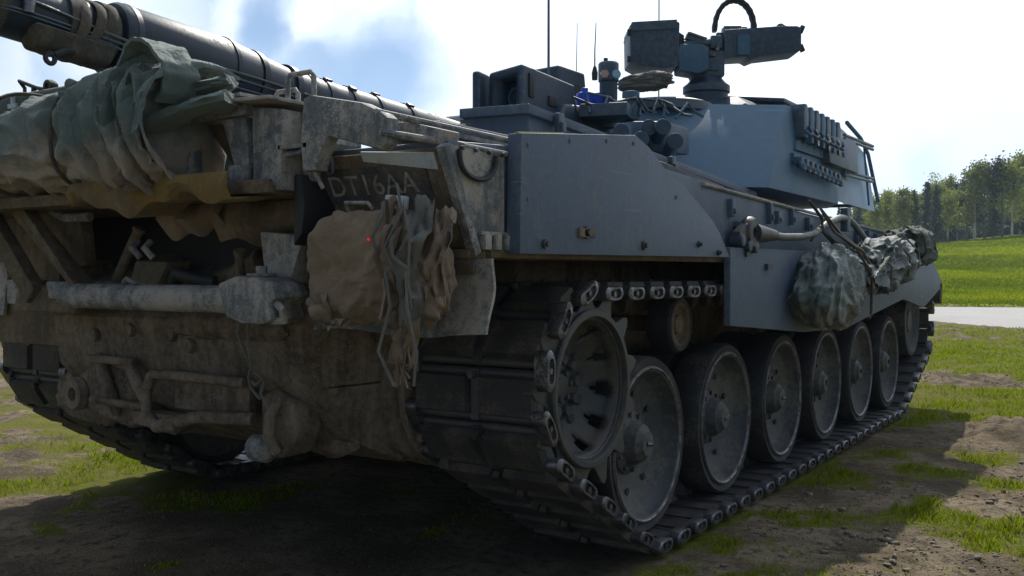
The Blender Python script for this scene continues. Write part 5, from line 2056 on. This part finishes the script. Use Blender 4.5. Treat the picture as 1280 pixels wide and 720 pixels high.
s2 = blob((1.93, 4.75, 1.32), (.34, 1.55, .34), 'cloth_bundle', M['nylon'], None, seed=5.7, power=2.5, amp=.22, wr=.34, wscale=(1.3, 2.8, 1.5), nu=180, nv=110, warp=belted)
tag(s2, 'crumpled grey cloth bundle lashed along the tank side behind the hanging sack', 'cloth bundle')
lashes('lashing', s2, [[(2.02, 4.35, 1.40), (2.10, 4.38, 1.30), (2.08, 4.42, 1.18), (1.98, 4.45, 1.12)], [(2.0, 4.9, 1.50), (2.1, 4.95, 1.38), (2.08, 5.0, 1.24)], [(2.0, 5.2, 1.54), (2.1, 5.25, 1.42), (2.09, 5.3, 1.3)]],
       'cable', .008)
s3 = blob((1.93, 5.80, 1.47), (.32, .80, .29), 'kit_bag', M['tarp_dark'], None, seed=8.3, power=3, amp=.13, wr=.16, wscale=(1.5, 1.8, 1.5), nu=90, nv=60)
tag(s3, 'dark green kit bag lashed to the tank side at the far end of the bundles', 'bag')
lashes('lashing', s3, [[(1.95, 5.5, 1.62), (2.08, 5.52, 1.55), (2.10, 5.55, 1.42), (2.02, 5.58, 1.32)], [(1.95, 5.9, 1.62), (2.08, 5.92, 1.55), (2.10, 5.95, 1.42), (2.02, 5.98, 1.32)]])
mb = MB()
mb.tube([(1.82, 3.45, 1.70), (1.85, 3.62, 1.60), (1.86, 3.60, 1.52), (1.90, 3.85, 1.40), (1.95, 4.1, 1.33)], .010, 6)
mb.tube([(1.82, 3.5, 1.46), (1.84, 3.60, 1.55), (1.90, 3.72, 1.46), (2.0, 4.0, 1.38)], .008, 6)
rp_ = mb.build('lashing_rope', M['strap'], None, smooth=60)
tag(rp_, 'dark lashing rope knotted round the tow cable above the sack', 'rope')

# ------------------------------------------------------------------ canvas cover over the rear lamp
def warp_cover(p):
    p = Vector(p)
    p.z -= .30 * max(0, p.x - .2)
    p.x += .10 * max(0, -p.z) * p.x
    return p


cv = blob((1.475, -.02, 1.295), (.46, .25, .345), 'lamp_cover', M['canvas'], None, seed=12.4, power=4.0, amp=.13, wr=.15, wscale=(1.7, 1.3, 1.0), nu=150, nv=100, warp=warp_cover)
tag(cv, 'dusty brown canvas cover tied over the rear lamp below the number plate', 'canvas cover')
mb = MB()
mb.lathe([(.001, -.004), (.004, -.003), (.0055, 0), (.004, .005), (.001, .007)], (1.530, -.152, 1.375), 'Y', 14)
lamp = mb.build('rear_lamp', M['red_lamp'], None, smooth=60)
tag(lamp, 'small glowing red lamp showing through the brown canvas cover', 'lamp')
# torn flaps and straps hanging from it
fl_ = [([(1.60, -.10, 1.50), (1.62, -.14, 1.42), (1.60, -.16, 1.32), (1.63, -.15, 1.22), (1.60, -.14, 1.14)], .06),
       ([(1.67, -.06, 1.50), (1.70, -.12, 1.40), (1.67, -.15, 1.30), (1.69, -.14, 1.20), (1.67, -.12, 1.10)], .075),
       ([(1.73, -.02, 1.47), (1.755, -.07, 1.38), (1.74, -.10, 1.28), (1.745, -.09, 1.20)], .06),
       ([(1.66, -.13, 1.16), (1.67, -.14, 1.08), (1.66, -.13, 1.01), (1.64, -.11, .97)], [.10, .085, .05, .012]),
       ([(1.30, -.14, 1.20), (1.33, -.15, 1.13), (1.38, -.13, 1.10), (1.42, -.13, 1.13)], .07)]
for i, (pts, wd) in enumerate(fl_):
    mb = MB()
    P_ = [Vector(p) for p in pts]
    fine = []
    for a, b in zip(P_[:-1], P_[1:]):
        for k in range(5):
            fine.append(a.lerp(b, k / 5))
    fine.append(P_[-1])
    wds = None
    if isinstance(wd, list):
        wds = list(np.interp(np.linspace(0, len(wd) - 1, len(fine)), range(len(wd)), wd))
    ribbon(mb, fine, wds or wd, (.85, .5, .1), .006, .05, i * 3.1)
    mb.build('cover_flap', M['canvas'] if i != 1 else M['canvas_grey'], cv, smooth=70)
rg = random.Random(5)
for i in range(6):
    mb = MB()
    x, z = rg.uniform(1.58, 1.75), rg.uniform(1.2, 1.56)
    L = rg.uniform(.12, .35)
    mb.tube([(x, -.17, z), (x + rg.uniform(-.04, .04), -.185, z - L * .3), (x + rg.uniform(-.05, .05), -.18, z - L * .7), (x + rg.uniform(-.03, .03), -.165, z - L)], .004 + .003 * rg.random(), 5)
    mb.build('cover_string', M['canvas_grey'], cv, smooth=60)
for i in range(14):
    mb = MB()
    x = 1.66 + rg.uniform(-.045, .05)
    mb.tube([(x, -.14, 1.06), (x + rg.uniform(-.01, .02), -.145, 1.0), (1.65 + rg.uniform(-.04, .04), -.13, .95 + rg.uniform(-.03, .04))], .0035, 4)
    mb.build('fray', M['canvas'], cv)
mb = MB()
mb.tube([(1.66, -.12, .97), (1.60, -.10, .94), (1.55, -.05, .92)], .004, 5)
mb.build('cover_string', M['canvas_grey'], cv)
mb = MB()
mb.tube([(1.40, -.10, 1.47), (1.405, -.12, 1.495), (1.51, -.13, 1.49), (1.52, -.12, 1.47)], .006, 6)
mb.build('lamp_guard', M['dusty'], tank, smooth=60)
mb = MB()
mb.box((1.60, -.10, 1.49), (.075, .03, .042), (0, .1, 0))
mb.build('buckle_plate', M['pale'], tank, bevel=.006)

# ------------------------------------------------------------------ the big rolled tarpaulin on the rear shelf
def tarp_roll():
    mb = MB()
    nu, nv = 220, 120
    vs, fs = [], []
    for i in range(nu + 1):
        t_ = i / nu
        x = -1.15 + 1.88 * t_
        endk = max(.05, 1 - max(0, (t_ - .95) / .05) ** 2) ** .5 * (.6 + .4 * min(1, t_ / .05))
        Ry = .232 + .012 * math.sin(t_ * 5)
        full = min(1, max(0, (x + .55) / .70))                     # thinner towards its far end
        full = full * full * (3 - 2 * full)
        Rz = .150 + .056 * full + .012 * math.sin(t_ * 7 + 1)
        zc = 1.742 + .040 * full
        for j in range(nv):
            a = 2 * math.pi * j / nv
            cy, cz = math.cos(a), math.sin(a)
            e = .82
            y = math.copysign(abs(cy) ** e, cy) * Ry * endk
            z = math.copysign(abs(cz) ** e, cz) * Rz * endk
            # folds: long ones slanting round the roll, puckers by the straps
            q = Vector((x * 3.0 + .9 * cz + .3 * cy, cy * .8, cz * .9 - x * .4))
            h = crease(q, 2.5) * .040 + vnoise(Vector((x * 1.6, cy, cz)), 3, 3.0) * .020
            for tc0 in (.475, .735):
                u = t_ - tc0 - .012 * cz
                h -= .030 * math.exp(-(u / .010) ** 2)
                h += .016 * math.exp(-(u / .05) ** 2) * math.sin(a * 15 + 3 * vnoise((x * 3, cy, cz), 2, 1)) * (1 - math.exp(-(u / .012) ** 2))
            k = 1 + h / .2
            vs.append((x, -.17 + y * k, zc + z * k))
    for i in range(nu):
        for j in range(nv):
            a, b = i * nv + j, i * nv + (j + 1) % nv
            fs.append((a, b, b + nv, a + nv))
    fs.append(tuple(range(nv)))
    fs.append(tuple(range(nu * nv, nu * nv + nv)))
    mb.add(vs, fs)
    return mb.build('rolled_tarpaulin', M['tarp'], None, smooth=80)


tarp = tarp_roll()
tag(tarp, 'big rolled dark green tarpaulin, dusty below, lying on the rear shelf under the gun', 'tarpaulin')
# straps
for t_ in (.475, .735):
    x = -1.15 + 1.88 * t_
    mb = MB()
    pts = []
    for i in range(40):
        a = 2 * math.pi * i / 40
        pts.append((x + .03 * math.sin(a), -.17 + .222 * math.copysign(abs(math.cos(a)) ** .8, math.cos(a)), 1.782 + .205 * math.copysign(abs(math.sin(a)) ** .8, math.sin(a))))
    mb.tube(pts, .008, 6, closed=True)
    mb.build('strap', M['strap'], tarp, smooth=60)
# folds gathered over its right end: pleats fanning from the bottom to the top
def pleated_sheet(xl, xr, folds, depth_, seed, a0=-108, a1=118, drop=.30):
    mb = MB()
    na, nj = 70, 150
    rings = []
    for i in range(na + 1):
        q = i / na
        a = R(a0 + (a1 - a0) * q)
        up = .5 + .5 * math.sin(a)
        x0, x1 = xl[0] + (xl[1] - xl[0]) * up, xr[0] + (xr[1] - xr[0]) * up ** 1.3
        outer, inner = [], []
        for j in range(nj + 1):
            t_ = j / nj
            n1 = vnoise((q * 2.0, t_ * 2.2, seed), 3, seed)
            ph = t_ * folds + .75 * n1 + .45 * math.sin(q * 3.2 + seed) * t_
            fl = math.floor(ph)
            fr = ph - fl
            wide = .62 + .22 * math.sin(fl * 2.7 + seed)
            tri = fr / wide if fr < wide else (1 - fr) / (1 - wide)          # long slope, short overhanging back
            tri = tri ** 1.25
            own = .55 + .45 * math.sin(fl * 4.1 + seed * 2)
            amp = depth_ * (.35 + .65 * math.sin(math.pi * min(1, q * 1.1))) * (.6 + .8 * own)
            x = x0 + (x1 - x0) * t_ + .030 * tri * own
            h = amp * tri + .020 * crease(Vector((q * 5, t_ * 4, seed)), seed + 2)
            sagz = drop * max(0, x - .72) * max(0, math.sin(a)) * .6
            ry, rz = .232 + h, .206 + h - sagz
            for lst, k in ((outer, 0), (inner, -.010)):
                lst.append((x, -.17 - (ry + k) * math.cos(a), 1.782 + (rz + k) * math.sin(a)))
        rings.append(outer + inner[::-1])
    mb.rings(rings)
    return mb.build('fold', M['tarp'], tarp, smooth=55)


pleated_sheet((.42, .26), (.79, .84), 5, .060, 3.0)
pleated_sheet((.60, .52), (.77, .80), 2, .055, 7.0, -50, 75)
# free loop of cloth standing up above the folds
mb = MB()
loop = [(.57, 1.90), (.595, 1.98), (.63, 2.035), (.665, 2.055), (.72, 2.05), (.775, 2.02), (.83, 1.965), (.845, 1.93), (.82, 1.87), (.78, 1.83)]
fine = []
for a, b in zip(loop[:-1], loop[1:]):
    for q in range(4):
        fine.append((a[0] + (b[0] - a[0]) * q / 4, -.30, a[1] + (b[1] - a[1]) * q / 4))
ribbon(mb, fine, .13, (.1, 1, .0), .012, .012, 2.0)
mb.build('fold', M['tarp'], tarp, smooth=70)
mb = MB()
lp2 = [(.60, 1.80), (.66, 1.88), (.72, 1.945), (.745, 1.935), (.74, 1.85), (.70, 1.76)]
fine = []
for a, b in zip(lp2[:-1], lp2[1:]):
    for q in range(4):
        fine.append((a[0] + (b[0] - a[0]) * q / 4, -.33, a[1] + (b[1] - a[1]) * q / 4))
ribbon(mb, fine, .16, (.1, 1, .1), .014, .03, 5.0)
mb.build('fold', M['tarp'], tarp, smooth=70)
# rolled tongues pointing right
for k, (p0, p1, r_) in enumerate((((.62, -.33, 1.74), (1.0, -.22, 1.845), .055), ((.60, -.30, 1.82), (.95, -.18, 1.915), .042))):
    mb = MB()
    p0, p1 = Vector(p0), Vector(p1)
    rings = []
    d = (p1 - p0).normalized()
    u = d.cross(Vector((0, 1, 0))).normalized()
    v_ = d.cross(u)
    for i in range(26):
        q = i / 25
        c = p0.lerp(p1, q) + Vector((0, 0, .02 * math.sin(q * 3)))
        rr = r_ * (1 - .25 * q) * (1 + .15 * math.sin(q * 8 + k))
        rings.append([c + (u * math.cos(2 * math.pi * j / 20) * .55 + v_ * math.sin(2 * math.pi * j / 20) * 1.2) * rr * (1 + .9 * crease(Vector((q * 1.6, 2 * math.cos(2 * math.pi * j / 20), 2 * math.sin(2 * math.pi * j / 20))), k + 4)) for j in range(20)])
    mb.rings(rings)
    mb.build('fold', M['tarp'], tarp, smooth=70)
# loose brown canvas hanging at the end of the roll
for k, pts in enumerate(([(.63, -.36, 1.70), (.645, -.375, 1.64), (.635, -.37, 1.58), (.64, -.365, 1.54)], [(.68, -.34, 1.74), (.685, -.36, 1.66), (.67, -.355, 1.59), (.675, -.35, 1.55)])):
    mb = MB()
    fine = []
    for a, b in zip(pts[:-1], pts[1:]):
        for q in range(5):
            fine.append(Vector(a).lerp(Vector(b), q / 5))
    ribbon(mb, fine, .075, (1, .3, .1), .008, .05, k * 2.0 + 1)
    mb.build('fold', M['canvas'], tarp, smooth=70)
# ochre cloth under the roll
mb = MB()
rings = []
for i in range(60):
    q = i / 59
    x = .20 + .86 * q
    dz = .018 * math.sin(q * 11) + .012 * math.sin(q * 27)
    lowz = 1.515 + dz - .03 * math.exp(-((q - .32) / .16) ** 2)
    rings.append([(x, -.30, 1.60), (x, -.315 - .008 * math.sin(q * 20), (1.60 + lowz) / 2), (x, -.29, lowz), (x, -.10, lowz + .02), (x, -.10, lowz + .026), (x, -.282, lowz + .008), (x, -.302, (1.60 + lowz) / 2), (x, -.292, 1.60)])
mb.rings(rings)
och = mb.build('ochre_sheet', M['ochre'], None, smooth=60)
tag(och, 'dirty ochre yellow cloth showing under the rolled tarpaulin on the rear shelf', 'cloth')

# dark green bin with a pale cross at the far left of the rear deck
mb = MB()
mb.hexa([(-1.35, .05, 1.60), (-.05, .05, 1.60), (-.05, .75, 1.60), (-1.35, .75, 1.60)], [(-1.30, .10, 2.10), (-.25, .12, 2.105), (-.10, .70, 2.12), (-1.30, .70, 2.11)])
bx = mb.build('cargo_bin', M['tarp_dark'], None, bevel=.03, seg=3)
tag(bx, 'dark green covered cargo box with a pale cross, behind the rolled tarpaulin', 'cargo box')
mb = MB()
mb.box((-.845, .086, 2.035), (.020, .012, .10), (.07, 0, 0))
mb.box((-.845, .083, 2.037), (.066, .012, .020), (.07, 0, 0))
mb.build('cross_mark', M['pale'], bx)
mb = MB()
mb.tube([(-.86, .15, 2.09), (-.86, .15, 2.13), (-.89, .14, 2.165), (-.78, .16, 2.125), (-.71, .16, 2.11)], .009, 6)
mb.tube([(-.79, .15, 2.05), (-.785, .15, 2.125)], .012, 6)
mb.build('wire_bracket', M['black'], bx, smooth=60)
mb = MB()
mb.lathe([(.016, -.02), (.030, -.02), (.033, 0), (.030, .02), (.016, .02)], (-.70, .18, 2.125), 'Y', 18, close=True)
mb.build('ring_handle', M['black'], bx, smooth=50)
# thin blue air of a spring noon between here and the wood
mb = MB()
mb.box((-55, 115, 10.0), (500, 360, 25))
hz = mb.build('haze', [], None, smooth=0)
mh = bpy.data.materials.new('haze_air')
mh.use_nodes = True
t = NT(mh.node_tree)
pv = t.n('ShaderNodeVolumePrincipled')
pv.inputs['Color'].default_value = (0.72, 0.86, 1.0, 1)
pv.inputs['Density'].default_value = 0.0006
oh = t.n('ShaderNodeOutputMaterial')
t.set(oh, 1, pv.outputs[0])
hz.data.materials.append(mh)
tag(hz, 'thin blue air over the meadow and the wood', kind='stuff')
print('tris', sum(len(p.vertices) - 2 for o in SC.objects if o.type == 'MESH' for p in o.data.polygons))
